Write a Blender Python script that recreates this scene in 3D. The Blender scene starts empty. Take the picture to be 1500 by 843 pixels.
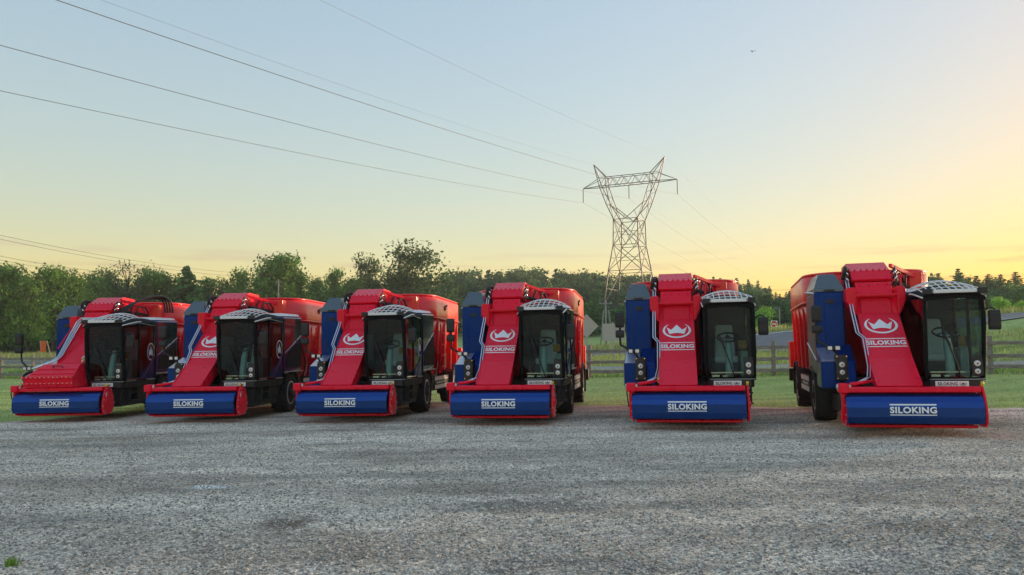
import bpy, bmesh, math, random
from mathutils import Vector, Matrix, Quaternion
import numpy as np
R = math.radians
rnd = random.Random(7)
scene = bpy.context.scene

# ------------------------------------------------------------ camera
CAM_Z = 1.671
cam_d = bpy.data.cameras.new("camera")
cam_d.sensor_width = 36.0
cam_d.lens = 36.0 * 1143.7 / 1500.0
cam_d.clip_start = 0.05
cam_d.clip_end = 6000
cam = bpy.data.objects.new("camera", cam_d)
scene.collection.objects.link(cam)
CAM_ROT = Matrix.Rotation(R(90 + 3.945), 4, 'X') @ Matrix.Rotation(R(-0.393), 4, 'Z')
cam.matrix_world = Matrix.Translation((0, 0, CAM_Z)) @ CAM_ROT
scene.camera = cam

# ------------------------------------------------------------ sky and sun
SUN_AZ = 56.0      # degrees to the right of the view direction (+Y)
SUN_EL = 2.2
world = bpy.data.worlds.new("World")
scene.world = world
world.use_nodes = True
wt = world.node_tree
wt.nodes.clear()
wo = wt.nodes.new('ShaderNodeOutputWorld')
bg = wt.nodes.new('ShaderNodeBackground')
sky = wt.nodes.new('ShaderNodeTexSky')
sky.sky_type = 'NISHITA'
sky.sun_disc = False
sky.sun_elevation = R(SUN_EL)
sky.sun_rotation = R(SUN_AZ)
sky.altitude = 100
sky.air_density = 1.0
sky.dust_density = 0.75
sky.ozone_density = 1.1
# the phone compressed the bright dusk sky: one even tone curve over the whole sky
hs = wt.nodes.new('ShaderNodeHueSaturation'); hs.inputs['Saturation'].default_value = 1.1
wt.links.new(sky.outputs[0], hs.inputs['Color'])
bw = wt.nodes.new('ShaderNodeRGBToBW'); wt.links.new(sky.outputs[0], bw.inputs[0])
pw = wt.nodes.new('ShaderNodeMath'); pw.operation = 'POWER'; pw.inputs[1].default_value = -0.63
wt.links.new(bw.outputs[0], pw.inputs[0])
vm = wt.nodes.new('ShaderNodeVectorMath'); vm.operation = 'SCALE'
wt.links.new(hs.outputs[0], vm.inputs[0]); wt.links.new(pw.outputs[0], vm.inputs['Scale'])
vt = wt.nodes.new('ShaderNodeVectorMath'); vt.operation = 'MULTIPLY'; vt.inputs[1].default_value = (1.0, 0.955, 1.0)
wt.links.new(vm.outputs[0], vt.inputs[0])
# thin streaks of cloud low over the horizon, all the way round
gn = wt.nodes.new('ShaderNodeTexCoord')
mpg = wt.nodes.new('ShaderNodeMapping'); mpg.inputs['Scale'].default_value = (7.0, 7.0, 95.0); mpg.inputs['Location'].default_value = (0.35, 0.0, 0.2)
wt.links.new(gn.outputs['Generated'], mpg.inputs[0])
cn = wt.nodes.new('ShaderNodeTexNoise'); cn.inputs['Scale'].default_value = 1.0; cn.inputs['Detail'].default_value = 3
wt.links.new(mpg.outputs[0], cn.inputs['Vector'])
cr_ = wt.nodes.new('ShaderNodeMapRange'); cr_.inputs['From Min'].default_value = 0.53; cr_.inputs['From Max'].default_value = 0.66
wt.links.new(cn.outputs['Fac'], cr_.inputs['Value'])
sx_ = wt.nodes.new('ShaderNodeSeparateXYZ'); wt.links.new(gn.outputs['Generated'], sx_.inputs[0])
up_ = wt.nodes.new('ShaderNodeMapRange'); up_.inputs['From Min'].default_value = 0.125; up_.inputs['From Max'].default_value = 0.095; up_.inputs['To Max'].default_value = 0.42
wt.links.new(sx_.outputs['Z'], up_.inputs['Value'])
mm_ = wt.nodes.new('ShaderNodeMath'); mm_.operation = 'MULTIPLY'; wt.links.new(cr_.outputs[0], mm_.inputs[0]); wt.links.new(up_.outputs[0], mm_.inputs[1])
cs_ = wt.nodes.new('ShaderNodeVectorMath'); cs_.operation = 'MULTIPLY'; cs_.inputs[1].default_value = (0.72, 0.52, 0.75)
wt.links.new(vt.outputs[0], cs_.inputs[0])
mxs = wt.nodes.new('ShaderNodeMix'); mxs.data_type = 'RGBA'
wt.links.new(mm_.outputs[0], mxs.inputs[0]); wt.links.new(vt.outputs[0], mxs.inputs[6]); wt.links.new(cs_.outputs[0], mxs.inputs[7])
wt.links.new(mxs.outputs[2], bg.inputs[0])
bg.inputs[1].default_value = 0.14
wt.links.new(bg.outputs[0], wo.inputs[0])

sun_d = bpy.data.lights.new("sun", 'SUN')
sun_d.energy = 3.0
sun_d.angle = R(9)
sun_d.color = (1.0, 0.70, 0.42)
sun = bpy.data.objects.new("sun", sun_d)
scene.collection.objects.link(sun)
sdir = Vector((math.sin(R(SUN_AZ)) * math.cos(R(SUN_EL)), math.cos(R(SUN_AZ)) * math.cos(R(SUN_EL)), math.sin(R(SUN_EL))))
sun.rotation_euler = sdir.to_track_quat('Z', 'Y').to_euler()
sun.location = (60, 60, 40)

scene.render.engine = 'CYCLES'
scene.view_settings.view_transform = 'Standard'
scene.view_settings.look = 'None'
scene.view_settings.gamma = 1.0
scene.view_settings.exposure = 2.17
scene.view_settings.use_curve_mapping = False

# ------------------------------------------------------------ helpers
COL = scene.collection

def tag(o, label=None, cat=None, group=None, kind=None):
    if label: o['label'] = label
    if cat: o['category'] = cat
    if group: o['group'] = group
    if kind: o['kind'] = kind
    return o

def empty(name, loc=(0, 0, 0), rz=0.0):
    o = bpy.data.objects.new(name, None)
    o.empty_display_size = 0.3
    o.location = loc
    o.rotation_euler = (0, 0, rz)
    COL.objects.link(o)
    return o

def copy_tree(o, parent=None):
    c = o.copy()
    COL.objects.link(c)
    if parent is not None:
        c.parent = parent
        c.matrix_parent_inverse = o.matrix_parent_inverse.copy()
    for ch in list(o.children):
        copy_tree(ch, c)
    return c

class MB:
    def __init__(self):
        self.v = []
        self.f = []
        self.s = []
    def add(self, vs, fs, smooth=False):
        b = len(self.v)
        self.v += [tuple(p) for p in vs]
        for q in fs:
            self.f.append(tuple(i + b for i in q))
            self.s.append(smooth)
        return self
    def box(self, x0, x1, y0, y1, z0, z1, m=None):
        vs = [(x, y, z) for z in (z0, z1) for y in (y0, y1) for x in (x0, x1)]
        if m is not None:
            vs = [tuple(m @ Vector(p)) for p in vs]
        return self.add(vs, [(0, 2, 3, 1), (4, 5, 7, 6), (0, 1, 5, 4), (2, 6, 7, 3), (0, 4, 6, 2), (1, 3, 7, 5)])
    def hexa(self, lo, hi):
        # lo, hi: 4 corner points each, counter-clockwise seen from above
        return self.add(list(lo) + list(hi), [(3, 2, 1, 0), (4, 5, 6, 7), (0, 1, 5, 4), (1, 2, 6, 5), (2, 3, 7, 6), (3, 0, 4, 7)])
    def prism_x(self, poly, x0, x1, smooth=False):
        # poly: list of (y, z)
        n = len(poly)
        vs = [(x0, y, z) for y, z in poly] + [(x1, y, z) for y, z in poly]
        fs = [tuple(range(n))[::-1], tuple(range(n, 2 * n))]
        self.add(vs, fs)
        b = len(self.v) - 2 * n
        for i in range(n):
            j = (i + 1) % n
            self.f.append((b + i, b + j, b + n + j, b + n + i))
            self.s.append(smooth)
        return self
    def prism_z(self, poly, z0, z1, smooth=False):
        n = len(poly)
        vs = [(x, y, z0) for x, y in poly] + [(x, y, z1) for x, y in poly]
        self.add(vs, [tuple(range(n))[::-1], tuple(range(n, 2 * n))])
        b = len(self.v) - 2 * n
        for i in range(n):
            j = (i + 1) % n
            self.f.append((b + i, b + j, b + n + j, b + n + i))
            self.s.append(smooth)
        return self
    def rings(self, rings, caps=True, smooth=True, closed=True):
        n = len(rings[0])
        b = len(self.v)
        for r in rings:
            self.v += [tuple(p) for p in r]
        for k in range(len(rings) - 1):
            for i in range(n if closed else n - 1):
                j = (i + 1) % n
                self.f.append((b + k * n + i, b + k * n + j, b + (k + 1) * n + j, b + (k + 1) * n + i))
                self.s.append(smooth)
        if caps:
            self.f.append(tuple(b + i for i in range(n))[::-1]); self.s.append(False)
            self.f.append(tuple(b + (len(rings) - 1) * n + i for i in range(n))); self.s.append(False)
        return self
    def cyl(self, p0, p1, r0, r1=None, n=12, smooth=True):
        if r1 is None: r1 = r0
        p0, p1 = Vector(p0), Vector(p1)
        d = (p1 - p0).normalized()
        a = d.orthogonal().normalized()
        c = d.cross(a)
        rg = []
        for p, r in ((p0, r0), (p1, r1)):
            rg.append([p + a * (r * math.cos(2 * math.pi * i / n)) + c * (r * math.sin(2 * math.pi * i / n)) for i in range(n)])
        return self.rings(rg, True, smooth)
    def tube(self, pts, r, n=8, smooth=True, closed=False):
        pts = [Vector(p) for p in pts]
        m = len(pts)
        rg = []
        a = None
        for i, p in enumerate(pts):
            if closed:
                d = (pts[(i + 1) % m] - pts[i - 1]).normalized()
            else:
                d = (pts[min(i + 1, m - 1)] - pts[max(i - 1, 0)]).normalized()
            if a is None:
                a = d.orthogonal().normalized()
            a = (a - d * a.dot(d)).normalized()
            c = d.cross(a)
            rr = r[i] if isinstance(r, (list, tuple)) else r
            rg.append([p + a * (rr * math.cos(2 * math.pi * k / n)) + c * (rr * math.sin(2 * math.pi * k / n)) for k in range(n)])
        if closed:
            rg.append(rg[0])
            return self.rings(rg, False, smooth)
        return self.rings(rg, True, smooth)
    def lathe_x(self, prof, cy, cz, n=28, smooth=True):
        # prof: list of (x, radius)
        rg = [[(x, cy + r * math.cos(2 * math.pi * i / n), cz + r * math.sin(2 * math.pi * i / n)) for i in range(n)] for x, r in prof]
        return self.rings(rg, True, smooth)
    def build(self, name, mat, parent=None, bevel=0.0, kind=None, seg=2):
        me = bpy.data.meshes.new(name)
        if bevel > 0:
            bm = bmesh.new()
            vs = [bm.verts.new(p) for p in self.v]
            for q, s in zip(self.f, self.s):
                try:
                    fc = bm.faces.new([vs[i] for i in q]); fc.smooth = s
                except ValueError:
                    pass
            bm.normal_update()
            bmesh.ops.recalc_face_normals(bm, faces=bm.faces)
            ed = [e for e in bm.edges if len(e.link_faces) == 2 and e.calc_face_angle(0) > R(25)]
            bmesh.ops.bevel(bm, geom=ed, offset=bevel, segments=seg, affect='EDGES', profile=0.6, clamp_overlap=True)
            bm.to_mesh(me)
            bm.free()
        else:
            me.from_pydata(self.v, [], self.f)
            me.polygons.foreach_set('use_smooth', self.s)
            bm = bmesh.new(); bm.from_mesh(me)
            bmesh.ops.recalc_face_normals(bm, faces=bm.faces)
            bm.to_mesh(me); bm.free()
        if isinstance(mat, (list, tuple)):
            for q in mat: me.materials.append(q)
        else:
            me.materials.append(mat)
        o = bpy.data.objects.new(name, me)
        COL.objects.link(o)
        if parent is not None: o.parent = parent
        if kind: o['kind'] = kind
        return o

def rounded(x0, x1, y0, y1, r, n=5):
    out = []
    for cx, cy, a0 in ((x1 - r, y0 + r, -90), (x1 - r, y1 - r, 0), (x0 + r, y1 - r, 90), (x0 + r, y0 + r, 180)):
        for k in range(n + 1):
            a = R(a0 + 90 * k / n)
            out.append((cx + r * math.cos(a), cy + r * math.sin(a)))
    return out

# ------------------------------------------------------------ materials
MATS = {}
def nodes_of(name):
    m = bpy.data.materials.new(name)
    m.use_nodes = True
    nt = m.node_tree
    return m, nt, nt.nodes['Principled BSDF']

def N(nt, kind, **kw):
    n = nt.nodes.new(kind)
    for k, v in kw.items(): setattr(n, k, v)
    return n

def simple(name, col, rough=0.5, metal=0.0, coat=0.0, dirt=0.12, scale=6.0, bump=0.0, spec=0.5, emit=0):
    m, nt, p = nodes_of(name)
    p.inputs['Metallic'].default_value = metal
    p.inputs['Coat Weight'].default_value = coat
    p.inputs['Coat Roughness'].default_value = 0.06
    p.inputs['Specular IOR Level'].default_value = spec
    tc = N(nt, 'ShaderNodeTexCoord')
    no = N(nt, 'ShaderNodeTexNoise')
    no.inputs['Scale'].default_value = scale
    no.inputs['Detail'].default_value = 6
    nt.links.new(tc.outputs['Object'], no.inputs['Vector'])
    mx = N(nt, 'ShaderNodeMix', data_type='RGBA')
    mx.inputs[6].default_value = (*col, 1)
    g = 0.35 * sum(col) / 3 + 0.65 * 0.14
    mx.inputs[7].default_value = (col[0] * (1 - dirt * 2) + g * dirt * 2, col[1] * (1 - dirt * 2) + g * dirt * 2, col[2] * (1 - dirt * 2) + g * dirt * 2, 1)
    nt.links.new(no.outputs['Fac'], mx.inputs[0])
    nt.links.new(mx.outputs[2], p.inputs['Base Color'])
    mr = N(nt, 'ShaderNodeMapRange')
    mr.inputs['From Min'].default_value = 0.3; mr.inputs['From Max'].default_value = 0.7
    mr.inputs['To Min'].default_value = max(0.02, rough * 0.8); mr.inputs['To Max'].default_value = min(1, rough * 1.25)
    nt.links.new(no.outputs['Fac'], mr.inputs['Value'])
    nt.links.new(mr.outputs['Result'], p.inputs['Roughness'])
    if bump > 0:
        b = N(nt, 'ShaderNodeBump'); b.inputs['Strength'].default_value = bump; b.inputs['Distance'].default_value = 0.02
        nt.links.new(no.outputs['Fac'], b.inputs['Height'])
        nt.links.new(b.outputs['Normal'], p.inputs['Normal'])
    MATS[name] = m
    return m

simple('red_paint', (0.90, 0.007, 0.040), 0.30, coat=0.08, dirt=0.0, spec=0.22)
simple('tub_red', (0.80, 0.012, 0.018), 0.32, coat=0.2, dirt=0.0)
simple('blue_paint', (0.002, 0.038, 0.23), 0.34, metal=0.45, coat=0.0, dirt=0.0, spec=0.25)
simple('shield_blue', (0.006, 0.055, 0.28), 0.20, metal=0.65, coat=0.25, dirt=0.0, spec=0.4)
simple('navy_paint', (0.008, 0.05, 0.23), 0.2, metal=0.5, coat=0.2, dirt=0.0)
simple('hood_grey', (0.10, 0.135, 0.165), 0.34, metal=0.2, coat=0.15, dirt=0.02)
simple('black_plastic', (0.012, 0.012, 0.013), 0.5, dirt=0.08)
simple('roof_black', (0.006, 0.007, 0.009), 0.7, dirt=0.02, spec=0.15)
simple('dark_steel', (0.02, 0.02, 0.022), 0.5, metal=0.2, dirt=0.12)
simple('gloss_black', (0.008, 0.014, 0.030), 0.08, coat=0.6, dirt=0.02)
simple('white_paint', (0.82, 0.83, 0.84), 0.3, dirt=0.02)
simple('decal_white', (0.93, 0.94, 0.96), 0.4, dirt=0.0)
simple('decal_dark', (0.015, 0.015, 0.018), 0.4, dirt=0.02)
simple('chrome', (0.75, 0.76, 0.78), 0.16, metal=1.0, dirt=0.02)
simple('trim_silver', (0.62, 0.63, 0.64), 0.3, metal=0.8, dirt=0.03)
simple('rubber', (0.014, 0.014, 0.014), 0.75, dirt=0.2, scale=14, bump=0.15)
simple('rim_metal', (0.50, 0.51, 0.52), 0.32, metal=0.7, dirt=0.1)
simple('seat_fabric', (0.09, 0.10, 0.10), 0.8, dirt=0.1)
simple('plastic_film', (0.80, 0.83, 0.82), 0.2, dirt=0.04, scale=14, bump=0.8)
simple('console_grey', (0.26, 0.36, 0.35), 0.5, dirt=0.05)
simple('lamp_white', (0.85, 0.86, 0.84), 0.12, dirt=0.02)
simple('lamp_red', (0.5, 0.01, 0.01), 0.2, dirt=0.02)
simple('amber', (0.8, 0.28, 0.02), 0.25, dirt=0.02)
simple('yellow_paint', (0.75, 0.5, 0.03), 0.4, dirt=0.05)
simple('tower_steel', (0.11, 0.11, 0.13), 0.65, metal=0.2, dirt=0.05)
simple('wire_metal', (0.05, 0.05, 0.055), 0.6, metal=0.4, dirt=0.05)
simple('sign_back', (0.44, 0.45, 0.46), 0.45, metal=0.4, dirt=0.06)
simple('sign_orange', (0.75, 0.12, 0.02), 0.5, dirt=0.05)
simple('sign_red', (0.6, 0.01, 0.015), 0.4, dirt=0.03)
simple('pale_wood', (0.42, 0.36, 0.26), 0.8, dirt=0.15)
simple('pole_grey', (0.30, 0.29, 0.27), 0.75, dirt=0.15)

def weathered_wood():
    m, nt, p = nodes_of('weathered_wood')
    tc = N(nt, 'ShaderNodeTexCoord')
    mp = N(nt, 'ShaderNodeMapping'); mp.inputs['Scale'].default_value = (1.2, 14, 14)
    no = N(nt, 'ShaderNodeTexNoise'); no.inputs['Scale'].default_value = 3; no.inputs['Detail'].default_value = 8
    nt.links.new(tc.outputs['Object'], mp.inputs[0]); nt.links.new(mp.outputs[0], no.inputs['Vector'])
    cr = N(nt, 'ShaderNodeValToRGB')
    cr.color_ramp.elements[0].position = 0.3; cr.color_ramp.elements[0].color = (0.10, 0.088, 0.075, 1)
    cr.color_ramp.elements[1].position = 0.7; cr.color_ramp.elements[1].color = (0.38, 0.355, 0.325, 1)
    nt.links.new(no.outputs['Fac'], cr.inputs[0]); nt.links.new(cr.outputs[0], p.inputs['Base Color'])
    p.inputs['Roughness'].default_value = 0.9
    b = N(nt, 'ShaderNodeBump'); b.inputs['Strength'].default_value = 0.6
    nt.links.new(no.outputs['Fac'], b.inputs['Height']); nt.links.new(b.outputs[0], p.inputs['Normal'])
    MATS['wood'] = m
weathered_wood()

def glass_mat(name, tint, rough=0.02):
    m, nt, p = nodes_of(name)
    nt.nodes.remove(p)
    out = nt.nodes['Material Output']
    tr = N(nt, 'ShaderNodeBsdfTransparent'); tr.inputs[0].default_value = (*tint, 1)
    gl = N(nt, 'ShaderNodeBsdfGlossy'); gl.inputs['Roughness'].default_value = rough
    gl.inputs[0].default_value = (0.9, 0.95, 0.95, 1)
    lw = N(nt, 'ShaderNodeLayerWeight'); lw.inputs['Blend'].default_value = 0.5
    po = N(nt, 'ShaderNodeMath', operation='POWER'); po.inputs[1].default_value = 5.0
    nt.links.new(lw.outputs['Facing'], po.inputs[0])
    fr = N(nt, 'ShaderNodeMath', operation='MULTIPLY_ADD'); fr.inputs[1].default_value = 0.9; fr.inputs[2].default_value = 0.045
    nt.links.new(po.outputs[0], fr.inputs[0])
    mx = N(nt, 'ShaderNodeMixShader')
    nt.links.new(fr.outputs[0], mx.inputs[0]); nt.links.new(tr.outputs[0], mx.inputs[1]); nt.links.new(gl.outputs[0], mx.inputs[2])
    nt.links.new(mx.outputs[0], out.inputs['Surface'])
    MATS[name] = m
glass_mat('glass', (0.66, 0.86, 0.82))
glass_mat('smoked_glass', (0.22, 0.27, 0.28))
glass_mat('dark_glass', (0.03, 0.035, 0.04))

# ------------------------------------------------------------ terrain
def sstep(a, b, t):
    t = np.clip((t - a) / (b - a), 0, 1)
    return t * t * (3 - 2 * t)

def fence_y(x):
    return 34.5 - 0.36 * np.clip(x, -60, 40)

def road_z(x):
    s = (x - 4) / 3.0
    return 0.28 + 0.09 * 3.0 * np.log1p(np.exp(np.clip(s, -30, 30)))

def road_tilt(x, y):
    # the road climbs towards the bend on the right and is banked there
    return 0.10 * (np.clip(y, 50, 64) - 60) * np.exp(-((x - 22) / 10.0) ** 2)

def gz(x, y):
    x = np.asarray(x, dtype=float); y = np.asarray(y, dtype=float)
    xc = np.clip(x, -40, 40)
    plane = 0.0089 * xc - 0.0139 * (np.clip(y, -30, 60) - 12)
    fy = fence_y(x)
    zf = np.where(x > 0, 0.05 + 0.019 * np.clip(x, 0, 60), 0.05 + 0.011 * np.clip(x, -60, 0))
    a = sstep(fy - 8, fy, y)
    z = plane * (1 - a) + zf * a
    zr = road_z(np.clip(x, -80, 75)) + road_tilt(x, y)
    b = sstep(fy + 0.5, 51.0, y)
    z = z * (1 - b) + zr * b
    # beyond the road: wooded rise
    hill = 8.0 * np.exp(-((x - 5) / 85.0) ** 2) * sstep(95, 215, y) + 3.0 * sstep(66, 130, y) * sstep(30, 80, x) - 1.0 * sstep(300, 600, y)
    back = 0.5 + 0.3 * np.clip(zr, 0, 7)
    c = sstep(64, 110, y)
    z = np.where(y > 64, zr * (1 - c) + back * c + hill, z)
    return z

def gzf(x, y):
    return float(gz(x, y))

def grass_edge(x):
    x = np.asarray(x, dtype=float)
    e = np.interp(x, [-40, -13.2, -11.6, -9.5, -1.5, 2.0, 4.5, 8.0, 12.0, 16.0, 40], [17.5, 18.9, 20.2, 24.2, 24.4, 22.0, 21.2, 19.6, 18.3, 17.3, 15.0])
    return e + 0.16 * np.sin(x * 1.7) + 0.11 * np.sin(x * 4.3 + 1) + 0.09 * np.sin(x * 9.1) + 0.06 * np.sin(x * 17.3 + 2)

def sheet(name, xs, ys, zfun, mat, kind='structure'):
    X, Y = np.meshgrid(xs, ys)
    Z = zfun(X, Y)
    v = np.stack([X.ravel(), Y.ravel(), Z.ravel()], 1)
    nx, ny = len(xs), len(ys)
    i = np.arange(nx * ny).reshape(ny, nx)
    f = np.stack([i[:-1, :-1].ravel(), i[:-1, 1:].ravel(), i[1:, 1:].ravel(), i[1:, :-1].ravel()], 1)
    me = bpy.data.meshes.new(name)
    me.from_pydata(v.tolist(), [], f.tolist())
    me.polygons.foreach_set('use_smooth', [True] * len(f))
    me.materials.append(mat)
    o = bpy.data.objects.new(name, me)
    COL.objects.link(o)
    o['kind'] = kind
    return o

def ramp(nt, stops):
    cr = N(nt, 'ShaderNodeValToRGB')
    e = cr.color_ramp.elements
    while len(e) < len(stops): e.new(0.5)
    for q, (p, c) in zip(e, stops):
        q.position = p; q.color = (*c, 1)
    return cr

def noise(nt, vec, scale, detail=6, rough=0.55):
    n = N(nt, 'ShaderNodeTexNoise')
    n.inputs['Scale'].default_value = scale; n.inputs['Detail'].default_value = detail; n.inputs['Roughness'].default_value = rough
    nt.links.new(vec, n.inputs['Vector'])
    return n

def mixc(nt, fac, a, b, mode='MIX'):
    m = N(nt, 'ShaderNodeMix', data_type='RGBA', blend_type=mode)
    for s, i in ((fac, 0), (a, 6), (b, 7)):
        if hasattr(s, 'links'): nt.links.new(s, m.inputs[i])
        elif isinstance(s, tuple): m.inputs[i].default_value = (*s, 1)
        else: m.inputs[i].default_value = s
    return m.outputs[2]

def ground_mat():
    m, nt, p = nodes_of('lawn_ground')
    tc = N(nt, 'ShaderNodeTexCoord'); v = tc.outputs['Object']
    mpl = N(nt, 'ShaderNodeMapping'); mpl.inputs['Scale'].default_value = (0.22, 1.0, 1.0); nt.links.new(v, mpl.inputs[0])
    n1 = noise(nt, mpl.outputs[0], 0.7, 7, 0.65); n2 = noise(nt, mpl.outputs[0], 6, 8, 0.75); n3 = noise(nt, v, 40, 4, 0.7)
    c1 = ramp(nt, [(0.32, (0.28, 0.40, 0.11)), (0.48, (0.46, 0.60, 0.19)), (0.66, (0.60, 0.66, 0.27))])
    nt.links.new(n1.outputs[0], c1.inputs[0])
    c2 = ramp(nt, [(0.3, (0.45, 0.5, 0.4)), (0.7, (1.15, 1.1, 1.0))])
    nt.links.new(n2.outputs[0], c2.inputs[0])
    col = mixc(nt, 1.0, c1.outputs[0], c2.outputs[0], 'MULTIPLY')
    nt.links.new(col, p.inputs['Base Color'])
    p.inputs['Roughness'].default_value = 0.95
    b = N(nt, 'ShaderNodeBump'); b.inputs['Strength'].default_value = 0.7; b.inputs['Distance'].default_value = 0.05
    nt.links.new(n3.outputs[0], b.inputs['Height']); nt.links.new(b.outputs[0], p.inputs['Normal'])
    return m

def gravel_mat():
    m, nt, p = nodes_of('gravel')
    tc = N(nt, 'ShaderNodeTexCoord'); v = tc.outputs['Object']
    mp = N(nt, 'ShaderNodeMapping'); mp.inputs['Scale'].default_value = (0.4, 1.0, 1.0)
    nt.links.new(v, mp.inputs[0])
    big = noise(nt, mp.outputs[0], 0.5, 7, 0.62)
    mid = noise(nt, mp.outputs[0], 1.9, 8, 0.68)
    fine = noise(nt, v, 60, 6, 0.75)
    vo = N(nt, 'ShaderNodeTexVoronoi'); vo.inputs['Scale'].default_value = 44; nt.links.new(v, vo.inputs['Vector'])
    vs = N(nt, 'ShaderNodeTexVoronoi'); vs.inputs['Scale'].default_value = 105; nt.links.new(v, vs.inputs['Vector'])
    base = ramp(nt, [(0.34, (0.40, 0.325, 0.245)), (0.47, (0.70, 0.585, 0.455)), (0.60, (0.88, 0.755, 0.60))])
    nt.links.new(big.outputs[0], base.inputs[0])
    c = base.outputs[0]
    # bare earth where the stone has been driven away
    brown = ramp(nt, [(0.54, (0, 0, 0)), (0.68, (0.8, 0.8, 0.8))])
    nt.links.new(mid.outputs[0], brown.inputs[0])
    c = mixc(nt, brown.outputs[0], c, (0.34, 0.275, 0.21))
    # scuffed dips and one pale dusting, each with its own outline
    wob = noise(nt, v, 3.5, 6, 0.7)
    sep = N(nt, 'ShaderNodeSeparateXYZ'); nt.links.new(v, sep.inputs[0])
    for (cx, cy, rx, ry, col, k) in ((-2.0, 6.9, .30, .30, (0.20, 0.15, 0.105), .9), (0.15, 7.6, 1.0, .40, (0.19, 0.165, 0.135), .8), (1.5, 7.5, 1.1, .22, (0.23, 0.20, 0.165), .6), (-3.45, 8.95, .30, .16, (0.80, 0.78, 0.74), .9),
                                     (-4.6, 9.6, 2.6, .42, (0.40, 0.32, 0.25), .6), (-0.6, 9.5, 1.9, .5, (0.42, 0.35, 0.275), .55), (-4.9, 7.2, 1.5, .35, (0.27, 0.235, 0.195), .6), (4.6, 8.4, 2.0, .4, (0.27, 0.235, 0.20), .6), (2.6, 9.9, 2.3, .35, (0.28, 0.25, 0.215), .45), (0.6, 5.4, 1.1, .3, (0.24, 0.2, 0.165), .55), (-7.5, 13.2, 2.6, .35, (0.25, 0.23, 0.2), .5)):
        a = N(nt, 'ShaderNodeMath', operation='SUBTRACT'); a.inputs[1].default_value = cx; nt.links.new(sep.outputs[0], a.inputs[0])
        a2 = N(nt, 'ShaderNodeMath', operation='DIVIDE'); a2.inputs[1].default_value = rx; nt.links.new(a.outputs[0], a2.inputs[0])
        b = N(nt, 'ShaderNodeMath', operation='SUBTRACT'); b.inputs[1].default_value = cy; nt.links.new(sep.outputs[1], b.inputs[0])
        b2 = N(nt, 'ShaderNodeMath', operation='DIVIDE'); b2.inputs[1].default_value = ry; nt.links.new(b.outputs[0], b2.inputs[0])
        h = N(nt, 'ShaderNodeMath', operation='MULTIPLY'); nt.links.new(a2.outputs[0], h.inputs[0]); nt.links.new(a2.outputs[0], h.inputs[1])
        h2 = N(nt, 'ShaderNodeMath', operation='MULTIPLY_ADD'); nt.links.new(b2.outputs[0], h2.inputs[0]); nt.links.new(b2.outputs[0], h2.inputs[1]); nt.links.new(h.outputs[0], h2.inputs[2])
        w = N(nt, 'ShaderNodeMath', operation='MULTIPLY_ADD'); w.inputs[1].default_value = 3.4; w.inputs[2].default_value = -1.7; nt.links.new(wob.outputs[0], w.inputs[0])
        s_ = N(nt, 'ShaderNodeMath', operation='ADD'); nt.links.new(h2.outputs[0], s_.inputs[0]); nt.links.new(w.outputs[0], s_.inputs[1])
        mr = N(nt, 'ShaderNodeMapRange'); mr.inputs['From Min'].default_value = 1.15; mr.inputs['From Max'].default_value = 0.25; mr.inputs['To Max'].default_value = k
        nt.links.new(s_.outputs[0], mr.inputs['Value'])
        c = mixc(nt, mr.outputs[0], c, col)
    # long worn bands left by wheels passing along the row
    mpb = N(nt, 'ShaderNodeMapping'); mpb.inputs['Scale'].default_value = (0.05, 1.0, 1.0); mpb.inputs['Rotation'].default_value = (0, 0, R(4))
    nt.links.new(v, mpb.inputs[0])
    band = noise(nt, mpb.outputs[0], 1.35, 5, 0.6)
    bc = ramp(nt, [(0.34, (0.72, 0.71, 0.70)), (0.5, (1.0, 1.0, 1.0)), (0.66, (1.16, 1.15, 1.13))])
    nt.links.new(band.outputs[0], bc.inputs[0])
    c = mixc(nt, 0.9, c, bc.outputs[0], 'MULTIPLY')
    # each stone its own shade
    st = ramp(nt, [(0.0, (0.30, 0.30, 0.31)), (0.45, (0.85, 0.85, 0.86)), (0.8, (1.2, 1.2, 1.2)), (0.93, (1.75, 1.75, 1.75))])
    sepc = N(nt, 'ShaderNodeSeparateColor'); nt.links.new(vo.outputs['Color'], sepc.inputs[0]); nt.links.new(sepc.outputs[0], st.inputs[0])
    c = mixc(nt, 0.75, c, st.outputs[0], 'MULTIPLY')
    st2 = ramp(nt, [(0.0, (0.45, 0.45, 0.45)), (0.6, (1.05, 1.05, 1.05)), (1.0, (1.65, 1.65, 1.65))])
    sep2 = N(nt, 'ShaderNodeSeparateColor'); nt.links.new(vs.outputs['Color'], sep2.inputs[0]); nt.links.new(sep2.outputs[1], st2.inputs[0])
    c = mixc(nt, 0.6, c, st2.outputs[0], 'MULTIPLY')
    nt.links.new(c, p.inputs['Base Color'])
    p.inputs['Roughness'].default_value = 0.9; p.inputs['Specular IOR Level'].default_value = 0.15
    h1 = N(nt, 'ShaderNodeMath', operation='MULTIPLY_ADD'); h1.inputs[1].default_value = -0.7
    nt.links.new(vo.outputs['Distance'], h1.inputs[0]); nt.links.new(fine.outputs[0], h1.inputs[2])
    b = N(nt, 'ShaderNodeBump'); b.inputs['Strength'].default_value = 0.55; b.inputs['Distance'].default_value = 0.025
    nt.links.new(h1.outputs[0], b.inputs['Height'])
    b2 = N(nt, 'ShaderNodeBump'); b2.inputs['Strength'].default_value = 0.5; b2.inputs['Distance'].default_value = 0.10
    nt.links.new(mid.outputs[0], b2.inputs['Height']); nt.links.new(b2.outputs[0], b.inputs['Normal'])
    nt.links.new(b.outputs[0], p.inputs['Normal'])
    return m

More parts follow.
